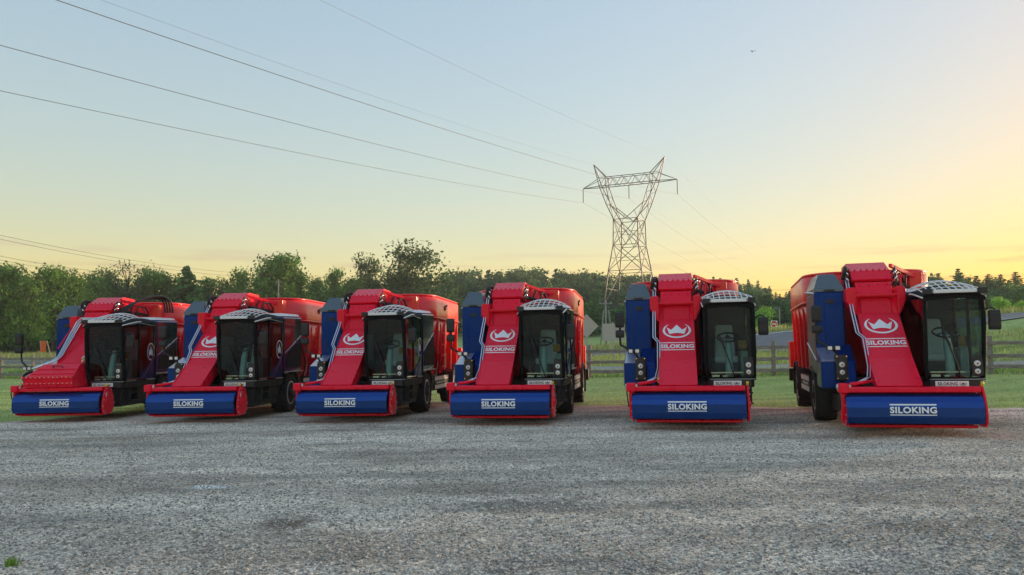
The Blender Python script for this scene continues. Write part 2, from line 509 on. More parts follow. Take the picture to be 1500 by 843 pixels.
def asphalt_mat(name, c0, c1):
    m, nt, p = nodes_of(name)
    tc = N(nt, 'ShaderNodeTexCoord'); v = tc.outputs['Object']
    n1 = noise(nt, v, 0.8, 6); n2 = noise(nt, v, 30, 5, 0.7)
    c = ramp(nt, [(0.3, c0), (0.7, c1)])
    nt.links.new(n1.outputs[0], c.inputs[0])
    c2 = ramp(nt, [(0.3, (0.75, 0.75, 0.75)), (0.7, (1.2, 1.2, 1.2))]); nt.links.new(n2.outputs[0], c2.inputs[0])
    nt.links.new(mixc(nt, 1.0, c.outputs[0], c2.outputs[0], 'MULTIPLY'), p.inputs['Base Color'])
    p.inputs['Roughness'].default_value = 0.8
    b = N(nt, 'ShaderNodeBump'); b.inputs['Strength'].default_value = 0.4; nt.links.new(n2.outputs[0], b.inputs['Height']); nt.links.new(b.outputs[0], p.inputs['Normal'])
    return m

M_LAWN = ground_mat()
M_GRAVEL = gravel_mat()
xs = np.concatenate([np.linspace(-900, -130, 16), np.linspace(-120, 120, 161), np.linspace(130, 900, 16)])
ys = np.concatenate([np.linspace(-60, 14, 20), np.linspace(15, 70, 111), np.linspace(72, 330, 87), np.linspace(350, 1400, 16)])
sheet('ground', xs, ys, gz, M_LAWN)

# gravel yard with a ragged far edge
def yard():
    nx, ny = 300, 150
    xs_ = np.linspace(-45, 45, nx)
    v = []
    t = np.concatenate([np.linspace(-25, 0, 14)[:-1], 1 - (1 - np.linspace(0, 1, ny)) ** 1.0])
    rows = []
    for k in t:
        if k < 0:
            Y = np.full(nx, float(k))
        else:
            Y = k * grass_edge(xs_)
        Z = gz(xs_, Y)
        amp = np.clip((grass_edge(xs_) - Y) / 1.5, 0, 1)
        # shallow ruts and dips worn by traffic
        rut = -0.018 * np.exp(-((Y - 6.3 - 0.05 * xs_) / 0.28) ** 2) * (0.5 + 0.5 * np.sin(xs_ * 1.3)) - 0.02 * np.exp(-((Y - 7.6 + 0.04 * xs_) / 0.3) ** 2) * (0.5 + 0.5 * np.sin(xs_ * 0.9 + 2)) \
              + 0.010 * np.sin(xs_ * 2.1 + Y * 1.3) * np.sin(Y * 2.7 - xs_ * 0.6) + 0.006 * np.sin(xs_ * 5.7 - Y * 3.1) * np.sin(Y * 6.1 + xs_)
        Z = Z + 0.045 * amp + 0.004 + rut * amp
        rows.append(np.stack([xs_, Y, Z], 1))
    V = np.concatenate(rows)
    n = len(rows)
    i = np.arange(nx * n).reshape(n, nx)
    f = np.stack([i[:-1, :-1].ravel(), i[:-1, 1:].ravel(), i[1:, 1:].ravel(), i[1:, :-1].ravel()], 1)
    me = bpy.data.meshes.new('gravel_yard')
    me.from_pydata(V.tolist(), [], f.tolist())
    me.polygons.foreach_set('use_smooth', [True] * len(f))
    me.materials.append(M_GRAVEL)
    o = bpy.data.objects.new('gravel_yard', me); COL.objects.link(o); o['kind'] = 'structure'
yard()

def yard_z(X, Y):
    amp = np.clip((grass_edge(X) - Y) / 1.5, 0, 1)
    rut = -0.018 * np.exp(-((Y - 6.3 - 0.05 * X) / 0.28) ** 2) * (0.5 + 0.5 * np.sin(X * 1.3)) - 0.02 * np.exp(-((Y - 7.6 + 0.04 * X) / 0.3) ** 2) * (0.5 + 0.5 * np.sin(X * 0.9 + 2)) \
          + 0.010 * np.sin(X * 2.1 + Y * 1.3) * np.sin(Y * 2.7 - X * 0.6) + 0.006 * np.sin(X * 5.7 - Y * 3.1) * np.sin(Y * 6.1 + X)
    return gz(X, Y) + 0.045 * amp + 0.004 + rut * amp

# road beyond the fence and its pale shoulder
M_ROAD = asphalt_mat('asphalt', (0.14, 0.14, 0.145), (0.20, 0.20, 0.205))
M_SHOULDER = asphalt_mat('shoulder_gravel', (0.26, 0.24, 0.21), (0.38, 0.36, 0.32))
xr = np.linspace(-140, 140, 141)
def road_strip(name, a0, a1, lift, mat, n=6):
    # a0, a1: share of the road width; the carriageway widens towards the bend
    def warp(X, T):
        near = 56.5 - 3.0 * np.exp(-((X - 22) / 10.0) ** 2)
        return near + (63.5 - near) * T
    mb = MB(); vs, fs = [], []
    for x in xr:
        for j in range(n):
            y = float(warp(x, a0 + (a1 - a0) * j / (n - 1)))
            vs.append((float(x), y, gzf(x, min(max(y, 50.0), 63.9)) + lift))
    for k in range(len(xr) - 1):
        for j in range(n - 1):
            a = k * n + j
            fs.append((a, a + n, a + n + 1, a + 1))
    mb.add(vs, fs, True)
    mb.build(name, mat, kind='structure')
road_strip('road', 0.0, 1.0, 0.10, M_ROAD, 7)
road_strip('road_shoulder', -0.22, -0.004, 0.08, M_SHOULDER, 3)
for a in (0.045, 0.955): road_strip('road_line', a - 0.01, a + 0.01, 0.106, MATS['white_paint'], 2)
# farm track of pale gravel just outside the fence
def track():
    mb = MB()
    xs_ = np.linspace(-70, 40, 111)
    lo, hi = fence_y(xs_) + 5.0, fence_y(xs_) + 8.6
    vs, fs = [], []
    for k, x in enumerate(xs_):
        for j in range(5):
            y = lo[k] + (hi[k] - lo[k]) * j / 4 + 0.1 * math.sin(x * 2.1 + j)
            vs.append((x, y, gzf(x, y) + 0.04))
    for k in range(len(xs_) - 1):
        for j in range(4):
            a = k * 5 + j
            fs.append((a, a + 5, a + 6, a + 1))
    mb.add(vs, fs, True)
    mb.build('farm_track', M_SHOULDER, kind='structure')
track()

# ------------------------------------------------------------ loose stones on the yard (stuff)
def stones():
    rg = np.random.default_rng(3)
    n = 120000
    u = rg.random(n)
    y = 4.2 + (18.0 - 4.2) * u ** 1.7
    x = (rg.random(n) * 2 - 1) * (y * 0.72 + 0.8)
    keep = y < grass_edge(x) - 0.4
    x, y = x[keep], y[keep]
    n = len(x)
    z = yard_z(x, y)
    s = (0.005 + 0.011 * rg.random(n) ** 2.2) * (1 + 0.25 * (rg.random(n) > 0.985))
    # squashed irregular octahedra with a shoulder ring: 5 ring points, top and bottom
    k = 5
    ang = np.linspace(0, 2 * np.pi, k, endpoint=False)[None, :] + rg.random((n, 1)) * 6.28 + (rg.random((n, k)) - .5) * 0.6
    rr = s[:, None] * (0.7 + 0.6 * rg.random((n, k)))
    tilt = (rg.random((n, k)) - .5) * 0.5 * s[:, None]
    ring = np.stack([x[:, None] + rr * np.cos(ang), y[:, None] + rr * np.sin(ang), z[:, None] + 0.25 * s[:, None] + tilt], 2)
    top = np.stack([x + (rg.random(n) - .5) * s * .6, y + (rg.random(n) - .5) * s * .6, z + s * (0.75 + 0.5 * rg.random(n))], 1)[:, None, :]
    bot = np.stack([x, y, z - 0.3 * s], 1)[:, None, :]
    V = np.concatenate([ring, top, bot], 1).reshape(-1, 3)
    base = (np.arange(n) * 7)[:, None, None]
    tri = []
    for i in range(k):
        tri.append((i, (i + 1) % k, 5)); tri.append(((i + 1) % k, i, 6))
    F = (np.array(tri)[None] + base).reshape(-1, 3)
    me = bpy.data.meshes.new('loose_stones')
    me.vertices.add(len(V)); me.vertices.foreach_set('co', V.ravel().astype(np.float32))
    me.loops.add(F.size); me.loops.foreach_set('vertex_index', F.ravel().astype(np.int32))
    me.polygons.add(len(F))
    me.polygons.foreach_set('loop_start', (np.arange(len(F)) * 3).astype(np.int32))
    me.polygons.foreach_set('loop_total', np.full(len(F), 3, dtype=np.int32))
    me.update(calc_edges=True)
    shade = 0.20 + 0.55 * rg.random(n) ** 1.4
    shade[rg.random(n) > 0.97] *= 1.3
    warm = rg.random(n)
    colr = np.stack([shade * (1.05 + .03 * warm), shade, shade * (.93 - .04 * warm), np.ones(n)], 1)
    att = me.color_attributes.new('stone', 'FLOAT_COLOR', 'POINT')
    att.data.foreach_set('color', np.repeat(colr, 7, axis=0).ravel().astype(np.float32))
    m, nt, p = nodes_of('stone')
    a = N(nt, 'ShaderNodeAttribute'); a.attribute_name = 'stone'
    nt.links.new(a.outputs['Color'], p.inputs['Base Color']); p.inputs['Roughness'].default_value = 0.8
    me.materials.append(m)
    o = bpy.data.objects.new('loose_stones', me); COL.objects.link(o)
    tag(o, 'loose grey crushed stones scattered over the gravel yard', 'gravel', kind='stuff')
stones()

# ------------------------------------------------------------ grass (stuff)
def fast_mesh(name, V, F, mat, cols=None, cname='tint'):
    me = bpy.data.meshes.new(name)
    k = F.shape[1]
    me.vertices.add(len(V)); me.vertices.foreach_set('co', V.ravel().astype(np.float32))
    me.loops.add(F.size); me.loops.foreach_set('vertex_index', F.ravel().astype(np.int32))
    me.polygons.add(len(F))
    me.polygons.foreach_set('loop_start', (np.arange(len(F)) * k).astype(np.int32))
    me.polygons.foreach_set('loop_total', np.full(len(F), k, dtype=np.int32))
    me.update(calc_edges=True)
    if cols is not None:
        att = me.color_attributes.new(cname, 'FLOAT_COLOR', 'POINT')
        att.data.foreach_set('color', cols.ravel().astype(np.float32))
    me.materials.append(mat)
    return me

def leaf_mat(name, attr='tint', trans=0.3):
    m, nt, p = nodes_of(name)
    out = nt.nodes['Material Output']
    a = N(nt, 'ShaderNodeAttribute'); a.attribute_name = attr
    nt.links.new(a.outputs['Color'], p.inputs['Base Color'])
    p.inputs['Roughness'].default_value = 0.7
    p.inputs['Specular IOR Level'].default_value = 0.25
    tl = N(nt, 'ShaderNodeBsdfTranslucent'); nt.links.new(a.outputs['Color'], tl.inputs[0])
    mx = N(nt, 'ShaderNodeMixShader'); mx.inputs[0].default_value = trans
    nt.links.new(p.outputs[0], mx.inputs[1]); nt.links.new(tl.outputs[0], mx.inputs[2]); nt.links.new(mx.outputs[0], out.inputs['Surface'])
    MATS[name] = m
    return m
M_BLADE = leaf_mat('grass_blade', trans=0.5)
M_LEAF = leaf_mat('leaf', trans=0.45)

def blades(name, label, x, y, hgt, wid, tint, rg):
    n = len(x)
    z = gz(x, y) - 0.01
    a = rg.random(n) * 6.283
    h = hgt * (0.5 + rg.random(n))
    w = wid * (0.6 + 0.8 * rg.random(n))
    lx, ly = (rg.random(n) - .5) * h * 1.2, (rg.random(n) - .5) * h * 1.2
    V = np.stack([np.stack([x - w * np.cos(a), y - w * np.sin(a), z], 1), np.stack([x + w * np.cos(a), y + w * np.sin(a), z], 1), np.stack([x + lx, y + ly, z + h], 1)], 1).reshape(-1, 3)
    F = np.arange(3 * n).reshape(-1, 3)
    patch = 0.5 + 0.5 * np.sin(x * 0.9 + 1.3 * np.sin(y * 0.7)) * np.sin(y * 1.1 + 0.8 * np.sin(x * 0.5))
    stripe = 0.5 + 0.5 * np.sin(y * 2.6 + 0.9 * np.sin(x * .4) + 0.5 * np.sin(x * 1.1))
    f = (0.75 + 0.5 * rg.random(n)) * (0.85 + 0.25 * patch) * (0.68 + 0.5 * stripe)
    dry = (rg.random(n) < 0.2 + 0.2 * patch).astype(float)[:, None]
    c = np.array(tint)[None] * (1 - dry) + np.array((0.60, 0.56, 0.28))[None] * dry
    c = np.concatenate([c * f[:, None], np.ones((n, 1))], 1)
    me = fast_mesh(name, V, F, M_BLADE, np.repeat(c, 3, axis=0))
    o = bpy.data.objects.new(name, me); COL.objects.link(o)
    tag(o, label, 'grass', kind='stuff')

def grass():
    rg = np.random.default_rng(11)
    n = 150000
    x = -34 + 62 * rg.random(n)
    y = 15.5 + 29 * rg.random(n) ** 1.25
    k = (y > grass_edge(x) - 0.25 + 0.3 * rg.random(n)) & (y < fence_y(x) - 0.1) & (np.abs(x) < 0.72 * y + 1)
    blades('lawn_grass', 'short mown green grass behind the parked wagons', x[k], y[k], 0.052, 0.012, (0.52, 0.68, 0.20), rg)
    n = 36000
    x = -45 + 90 * rg.random(n)
    y = fence_y(x) - 0.2 + 5.3 * rg.random(n)
    k = (np.abs(x) < 0.72 * y + 1)
    blades('verge_grass', 'taller green grass along and beyond the rail fence', x[k], y[k], 0.17, 0.02, (0.27, 0.44, 0.11), rg)
    n = 60000
    x = -50 + 105 * rg.random(n)
    y = fence_y(x) + 8.5 + 16 * rg.random(n)
    k = (y < 54.8) & (np.abs(x) < 0.72 * y + 1)
    blades('field_grass', 'rough yellow green grass between fence and road', x[k], y[k], 0.25, 0.03, (0.48, 0.55, 0.16), rg)
    n = 40000
    x = -75 + 150 * rg.random(n)
    y = 64 + 22 * rg.random(n)
    blades('roadside_grass', 'rough grass on the far side of the road', x, y, 0.5, 0.05, (0.40, 0.44, 0.15), rg)
grass()

def weeds():
    # a few small weeds poking out of the gravel at the near left corner
    rg = np.random.default_rng(5)
    x = -3.56 + 0.022 * rg.standard_normal(45); y = 5.66 + 0.022 * rg.standard_normal(45)
    n = len(x); a = rg.random(n) * 6.28; h = .03 + .05 * rg.random(n); w = 0.008
    z = yard_z(x, y)
    lx, ly = np.cos(a) * .05 * rg.random(n), np.sin(a) * .05 * rg.random(n)
    V = np.stack([np.stack([x - w, y, z], 1), np.stack([x + w, y, z], 1), np.stack([x + lx, y + ly, z + h], 1)], 1).reshape(-1, 3)
    c = np.tile(np.array([[0.22, 0.36, 0.07, 1]]), (3 * n, 1))
    me = fast_mesh('weed_tuft', V, np.arange(3 * n).reshape(-1, 3), M_BLADE, c)
    o = bpy.data.objects.new('weed_tuft', me); COL.objects.link(o)
    tag(o, 'small green weed tuft in the gravel at the near left corner', 'weed')
weeds()

# ------------------------------------------------------------ rail fence
def fence():
    root = empty('rail_fence', (3.3, float(fence_y(3.3)), gzf(3.3, fence_y(3.3))))
    tag(root, 'weathered grey split rail fence with three rails behind the wagons', 'fence')
    bx, by, bz = root.location
    # posts positioned so that they match the places seen in the photograph
    px = [17.24 + 2.33 * k for k in range(6, 0, -1)] + [17.24 - 2.33 * k for k in range(0, 27)]
    px = sorted(px)
    rr = random.Random(4)
    pts = [(x, float(fence_y(x))) for x in px]
    dirv = Vector((1, -0.36, 0)).normalized()
    pm = []
    for q in range(3):
        mb = MB()
        h = 1.33 + 0.04 * q
        w = 0.075
        prof = [(-w, -w * .8), (w * .9, -w), (w, w * .8), (-w * .8, w)]
        mb.rings([[(a * (1 + .06 * q) + rr.uniform(-.006, .006), b + rr.uniform(-.006, .006), z) for a, b in prof] for z in (-0.25, 0.5, h - 0.03)], True, False)
        o = mb.build('post', MATS['wood'], root, bevel=0.012)
        pm.append(o)
    for k, (x, y) in enumerate(pts):
        o = pm[k] if k < 3 else pm[k % 3].copy()
        if k >= 3: COL.objects.link(o)
        o.parent = root
        o.location = (x - bx, y - by, gzf(x, y) - bz)
        o.rotation_euler = (rr.uniform(-.02, .02), rr.uniform(-.02, .02), -0.34 + rr.uniform(-.1, .1))
    rm = []
    for q in range(3):
        mb = MB()
        rg_ = []
        for i in range(5):
            t = i / 4 - 0.5
            hh = 0.075 * (1 - .12 * abs(t)) * rr.uniform(.9, 1.1)
            oy, oz = rr.uniform(-.012, .012), rr.uniform(-.018, .018)
            rg_.append([(t * 2.0, oy - .03, oz - hh), (t * 2.0, oy + .03, oz - hh * .9), (t * 2.0, oy + .028, oz + hh), (t * 2.0, oy - .03, oz + hh * .92)])
        mb.rings(rg_, True, False)
        rm.append(mb)
    base = [m.build('rail', MATS['wood'], root, bevel=0.01) for m in rm]
    cnt = 0
    for k in range(len(pts) - 1):
        (x0, y0), (x1, y1) = pts[k], pts[k + 1]
        for hz_ in (0.25, 0.66, 1.12):
            z0 = gzf(x0, y0) + hz_ + rr.uniform(-.025, .025); z1 = gzf(x1, y1) + hz_ + rr.uniform(-.025, .025)
            o = base[cnt] if cnt < 3 else base[rr.randrange(3)].copy()
            if cnt >= 3: COL.objects.link(o)
            cnt += 1
            o.parent = root
            d = Vector((x1 - x0, y1 - y0, z1 - z0))
            o.location = ((x0 + x1) / 2 - bx, (y0 + y1) / 2 - by - 0.09, (z0 + z1) / 2 - bz)
            o.scale = (d.length / 2.0 * 1.03, 1, 1)
            o.rotation_euler = (rr.uniform(-.1, .1), -math.asin(d.z / d.length), math.atan2(d.y, d.x))
fence()

# ------------------------------------------------------------ lettering and emblems
def text_data(s, w, h, weight=0.0):
    cu = bpy.data.curves.new('lettering_curve', 'FONT')
    cu.body = s; cu.size = 1.0; cu.offset = weight; cu.resolution_u = 3
    cu.space_character = 1.08
    ob = bpy.data.objects.new('lettering_curve', cu)
    me = bpy.data.meshes.new_from_object(ob)
    co = np.array([v.co for v in me.vertices])
    fs = [tuple(p.vertices) for p in me.polygons]
    bpy.data.objects.remove(ob); bpy.data.curves.remove(cu); bpy.data.meshes.remove(me)
    lo, hi = co.min(0), co.max(0)
    co[:, 0] = (co[:, 0] - (lo[0] + hi[0]) / 2) / (hi[0] - lo[0]) * w
    co[:, 1] = (co[:, 1] - (lo[1] + hi[1]) / 2) / (hi[1] - lo[1]) * h
    return co[:, :2], fs

def flat(name, pts, fs, org, u, v, mat, parent, off=0.0):
    org, u, v = Vector(org), Vector(u).normalized(), Vector(v).normalized()
    n = u.cross(v)
    vs = [org + u * float(p[0]) + v * float(p[1]) + n * off for p in pts]
    me = bpy.data.meshes.new(name)
    me.from_pydata([tuple(p) for p in vs], [], fs)
    me.materials.append(mat)
    o = bpy.data.objects.new(name, me); COL.objects.link(o)
    o.parent = parent
    return o

def quad_pts(cx, cy, w, h):
    return [(cx - w / 2, cy - h / 2), (cx + w / 2, cy - h / 2), (cx + w / 2, cy + h / 2), (cx - w / 2, cy + h / 2)]

def crown_shape(w, h):
    # three-pointed crown with a curved foot
    a = [(-.5, .28), (-.27, .02), (0, .5), (.27, .02), (.5, .28), (.36, -.38), (.18, -.30), (0, -.27), (-.18, -.30), (-.36, -.38)]
    pts = [(x * w, y * h) for x, y in a]
    fs = [(0, 1, 8, 9), (1, 2, 7, 8), (2, 3, 6, 7), (3, 4, 5, 6)]
    return pts, fs

def arc_shape(rx, ry, th, gap, n=40):
    # ring left open at the top, its ends tapering
    pts, fs = [], []
    for k in range(n + 1):
        t = k / n
        a = R(90 + gap / 2 + (360 - gap) * t)
        w = th * min(1, 0.25 + 5 * min(t, 1 - t)) * (1.0 if gap else 1)
        if gap == 0: w = th
        pts.append((rx * math.cos(a), ry * math.sin(a)))
        pts.append(((rx - w) * math.cos(a), (ry - w) * math.sin(a)))
    for k in range(n):
        fs.append((2 * k, 2 * k + 2, 2 * k + 3, 2 * k + 1))
    return pts, fs

SILO_BIG = text_data('SILOKING', 0.68, 0.104, 0.036)
SILO_ARM = text_data('SILOKING', 0.64, 0.12, 0.04)
SILO_PLATE = text_data('SILOKING', 0.30, 0.055, 0.03)

def ring_x(x, cy, cz, r0, r1, n=20):
    pts, fs = [], []
    for k in range(n):
        a = 2 * math.pi * k / n
        pts += [(x, cy + r0 * math.cos(a), cz + r0 * math.sin(a)), (x, cy + r1 * math.cos(a), cz + r1 * math.sin(a))]
    for k in range(n):
        j = (k + 1) % n
        fs.append((2 * k, 2 * j, 2 * j + 1, 2 * k + 1))
    return pts, fs

# ------------------------------------------------------------ the feed mixer wagon
SH = [(.20, .690), (.085, .642), (.005, .560), (-.018, .475), (-.018, .320), (.035, .217)]   # shield profile (y, z)
def shield_y(z):
    for (y0, z0), (y1, z1) in zip(SH[:-1], SH[1:]):
        if z1 <= z <= z0:
            return y1 + (y0 - y1) * (z - z1) / (z0 - z1)
    return SH[0][0] if z > SH[0][1] else SH[-1][0]

AX0, AX1 = -0.505, 0.175           # loader arm sides
def lerp(a, b, t): return a + (b - a) * t

def round_lamp(parent, x, y, z, r, mat='lamp_white', name='headlight'):
    mb = MB()
    n = 18
    def ring(rr, yy): return [(x + rr * math.cos(2 * math.pi * k / n), yy, z + rr * math.sin(2 * math.pi * k / n)) for k in range(n)]
    mb.rings([ring(r, y + .03), ring(r, y), ring(r * .82, y - .008), ring(r * .78, y + .004)], True, True)
    o = mb.build(name, MATS['chrome'], parent)
    m2 = MB()
    m2.rings([ring(r * .77, y + .003), ring(r * .6, y - .008), ring(r * .3, y - .014), ring(r * .02, y - .016)], True, True)
    m2.build('lens', MATS[mat], o)
    m3 = MB()
    m3.rings([ring(r * .28, y - .012), ring(r * .24, y - .024), ring(r * .02, y - .026)], True, True)
    m3.build('bulb', MATS['gloss_black'] if mat == 'lamp_white' else MATS['lamp_red'], o)
    return o

def wheel(parent, x, y, side):
    # side: +1 right of picture, -1 left; tyre 1.0 m across
    Rr, w = 0.505, 0.40
    s = side
    mb = MB()
    pr = [(-.18, .30), (-.20, .36), (-.205, .43), (-.18, .475), (-.12, .487), (0, .49), (.12, .487), (.18, .475), (.205, .43), (.20, .36), (.18, .30)]
    mb.lathe_x([(x + a, r) for a, r in pr], y, Rr, 36)
    root = mb.build('wheel', MATS['rubber'], parent)
    tr = MB()
    nl = 22
    for k in range(nl):
        for h in (-1, 1):
            a0 = 2 * math.pi * (k + (0.5 if h > 0 else 0)) / nl
            ps = []
            for (xx, da, rr) in ((.01, 0.16, .484), (.2, -0.06, .462)):
                for wd in (-.045, .045):
                    for rad in (rr, rr + .03):
                        an = a0 + da + wd
                        ps.append((x + h * xx, y + rad * math.cos(an), Rr + rad * math.sin(an)))
            tr.add(ps, [(0, 1, 3, 2), (4, 6, 7, 5), (0, 2, 6, 4), (1, 5, 7, 3), (0, 4, 5, 1), (2, 3, 7, 6)])
    tr.build('tread', MATS['rubber'], root)
    rm = MB()
    rm.lathe_x([(x + s * .10, .305), (x + s * .19, .30), (x + s * .195, .27), (x + s * .15, .25), (x + s * .12, .16), (x + s * .15, .15), (x + s * .15, .02)], y, Rr, 28)
    rm.build('rim', MATS['rim_metal'], root)
    hb = MB()
    hb.lathe_x([(x + s * .14, .09), (x + s * .21, .085), (x + s * .22, .06), (x + s * .22, .01)], y, Rr, 16)
    for k in range(8):
        a = 2 * math.pi * k / 8
        hb.cyl((x + s * .14, y + .12 * math.cos(a), Rr + .12 * math.sin(a)), (x + s * .165, y + .12 * math.cos(a), Rr + .12 * math.sin(a)), .014, n=6)
    hb.build('hub', MATS['dark_steel'], root)

def smooth_path(pts, n=6):
    pts = [Vector(p) for p in pts]
    out = []
    for i in range(len(pts) - 1):
        p0 = pts[max(i - 1, 0)]; p1 = pts[i]; p2 = pts[i + 1]; p3 = pts[min(i + 2, len(pts) - 1)]
        for k in range(n):
            t = k / n
            out.append(0.5 * ((2 * p1) + (p2 - p0) * t + (2 * p0 - 5 * p1 + 4 * p2 - p3) * t * t + (3 * p1 - p0 - 3 * p2 + p3) * t ** 3))
    out.append(pts[-1])
    return out

def make_wagon(variant):
    W = empty('feed_mixer_wagon')
    red, blue, navy, blk, dst = MATS['red_paint'], MATS['blue_paint'], MATS['navy_paint'], MATS['black_plastic'], MATS['dark_steel']
    P = lambda mb, name, mat, bev=0.0, par=W: mb.build(name, mat, par, bevel=bev)

    # ---- chassis
    mb = MB()
    for x in (-.42, .42): mb.box(x - .07, x + .07, .95, 7.9, .62, .86)
    for y in (1.2, 2.2, 4.2, 5.4, 7.6): mb.box(-.35, .35, y - .06, y + .06, .66, .82)
    P(mb, 'chassis', dst, .01)
    for y in (3.1, 6.9):
        mb = MB(); mb.cyl((-.9, y, .505), (.9, y, .505), .075, n=12)
        P(mb, 'axle', dst)
    mb = MB(); mb.hexa([(.30, .9, .28), (1.08, .9, .28), (1.08, 2.4, .30), (.30, 2.4, .30)], [(.26, .85, .735), (1.14, .85, .735), (1.14, 2.5, .735), (.26, 2.5, .735)])  # low black underbody, filled out to darken the ground contact
    P(mb, 'fuel_tank', blk, .03)
    mb = MB(); mb.box(-.95, .24, .85, 2.55, .30, .60); P(mb, 'skid_plate', blk, .02)  # lowered and widened so the space underneath goes dark
    mb = MB(); mb.box(-.80, .80, 3.7, 6.3, .40, .62); P(mb, 'belly_frame', blk, .02)
    # steps under the cab
    mb = MB()
    for z in (.40, .60): mb.box(1.0, 1.22, 1.15, 1.55, z, z + .03)
    for y in (1.15, 1.53): mb.box(1.05, 1.20, y, y + .02, .40, .82)
    P(mb, 'cab_step', dst, .004)

    # ---- wheels
    for s in (-1, 1):
        wheel(W, s * 1.0, 3.1, s)
        wheel(W, s * 1.0, 6.9, s)
    # mudguards
    for s in (-1, 1):
        for cy in (6.9,):
            mb = MB()
            n = 14
            ri, ro = [], []
            pr_i, pr_o = [], []
            for k in range(n + 1):
                a = R(200 - 220 * k / n)
                pr_i.append((cy + .60 * math.cos(a), .505 + .60 * math.sin(a)))
                pr_o.append((cy + .625 * math.cos(a), .505 + .625 * math.sin(a)))
            mb.prism_x(pr_i + pr_o[::-1], s * 1.0 - .24, s * 1.0 + .24)
            P(mb, 'mudguard', blk)

    # ---- tub: upper straight band, tapering lower body, ribs, rim
    def tub_ring(z, ins, r):
        return [(x, y, z) for x, y in rounded(-1.24 + ins, 1.24 - ins, 3.45 + ins * 1.2, 8.0 - ins * .6, r, 8)]
    mb = MB()
    mb.rings([tub_ring(2.40, .0, .78), tub_ring(2.92, .0, .78), tub_ring(2.975, .05, .74), tub_ring(3.0, .10, .70), tub_ring(2.99, .22, .6), tub_ring(2.3, .26, .6)], False, True)
    P(mb, 'tub_band', MATS['tub_red'])
    mb = MB()
    mb.rings([tub_ring(2.397, .012, .77), tub_ring(1.9, .11, .7), tub_ring(1.1, .26, .6), tub_ring(.90, .34, .5), tub_ring(.86, .5, .4)], True, True)
    tub = P(mb, 'tub_body', MATS['tub_red'])
    mb = MB()
    mb.tube(tub_ring(2.40, -.012, .79), .022, 6, closed=True)
    P(mb, 'tub_seam', MATS['tub_red'])
    mb = MB()
    mb.tube(tub_ring(2.985, .04, .75), .03, 8, closed=True)
    P(mb, 'tub_rim', MATS['tub_red'])
    for s in (-1, 1):
        for y in (4.35, 5.3, 6.25, 7.2):
            mb = MB()
            x0 = s * 1.23
            mb.add([(x0, y - .05, 2.385), (x0, y + .05, 2.385), (s * 1.20, y + .05, 1.0), (s * 1.20, y - .05, 1.0), (s * 1.0, y - .14, 1.0), (s * 1.0, y + .14, 1.0), (s * 1.10, y + .12, 2.385), (s * 1.10, y - .12, 2.385)],
                   [(0, 1, 2, 3), (3, 2, 5, 4), (1, 6, 5, 2), (7, 0, 3, 4), (0, 7, 6, 1)])
            mb.build('tub_rib', MATS['tub_red'], W, bevel=.006)
    # round plug on the tub band
    mb = MB(); mb.cyl((1.23, 5.2, 2.72), (1.27, 5.2, 2.72), .07, n=14); mb.cyl((1.25, 5.34, 2.79), (1.28, 5.34, 2.79), .03, n=10)
    P(mb, 'inspection_plug', blk)
    # mixing augers seen from other angles
    for cy in (4.85, 6.7):
        mb = MB()
        mb.cyl((0, cy, .9), (0, cy, 2.5), .22, .10, n=14)
        prev = None
        ring = []
        for k in range(50):
            t = k / 49
            a = t * 4.5 * math.pi
            rr = lerp(.85, .35, t)
            z = lerp(.95, 2.45, t)
            ring.append([(0.1 * math.cos(a), cy + 0.1 * math.sin(a), z + .05), (rr * math.cos(a), cy + rr * math.sin(a), z), (rr * math.cos(a), cy + rr * math.sin(a), z - .015)])
        mb.rings(ring, False, True, closed=False)
        P(mb, 'auger', dst)

    # rear lamp brackets
    for s in (-1, 1):
        mb = MB(); mb.box(s * 1.02, s * 1.22, 7.95, 8.2, .95, 1.62) if s > 0 else mb.box(-1.28, -1.10, 7.6, 8.2, .95, 1.62)
        o = P(mb, 'rear_bracket', MATS['tub_red'], .02)
        mb = MB(); mb.box(s * 1.16 - .14, s * 1.16 + .14, 7.9, 8.15, .60, .92)
        P(mb, 'rear_lamp_box', blk, .02, o)

    # hydraulic valve stand and ladder on the side of the tub
    lad = MB()
    for y in (4.45, 4.85): lad.tube([(1.20, y, .92), (1.27, y, 1.5), (1.27, y, 2.25)], .022, 8)
    lad = P(lad, 'ladder', red)
    for z in (1.1, 1.4, 1.7, 2.0):
        mb = MB(); mb.cyl((1.27, 4.45, z), (1.27, 4.85, z), .016, n=8); P(mb, 'rung', red, 0, lad)
    mb = MB(); mb.box(1.10, 1.26, 4.95, 5.25, 1.05, 1.45)
    vb = P(mb, 'valve_block', MATS['tub_red'], .015)
    for k in range(5):
        mb = MB()
        y = 4.0 + .07 * k
        mb.tube(smooth_path([(1.18, y, .9), (1.24, y + .04, 1.25), (1.16 + .03 * (k % 2), y - .05, 1.7), (1.12, y + .1, 2.1 + .05 * k)], 5), .017, 6)
        P(mb, 'hydraulic_hose', red if k in (1, 3) else (MATS['chrome'] if k == 2 else blk), 0, vb)

    # side guard panel with pale stripes
    for s in (-1, 1):
        mb = MB(); mb.box(s * 1.17 - .015, s * 1.17 + .015, 4.0, 5.9, .50, .86)
        o = P(mb, 'side_guard', blk, .004)
        for z in (.57, .79):
            mb = MB(); mb.box(s * 1.188 - .004, s * 1.188 + .004, 4.05, 5.85, z - .05, z + .05)
            P(mb, 'reflective_stripe', MATS['decal_white'], 0, o)
        mb = MB()
        for k in range(5): mb.box(s * 1.188 - .003, s * 1.188 + .003, 4.3 + .25 * k, 4.42 + .25 * k, .655, .705)
        P(mb, 'marking', MATS['decal_white'], 0, o)

    # ---- blue housing on the left with grey hood
    mb = MB()
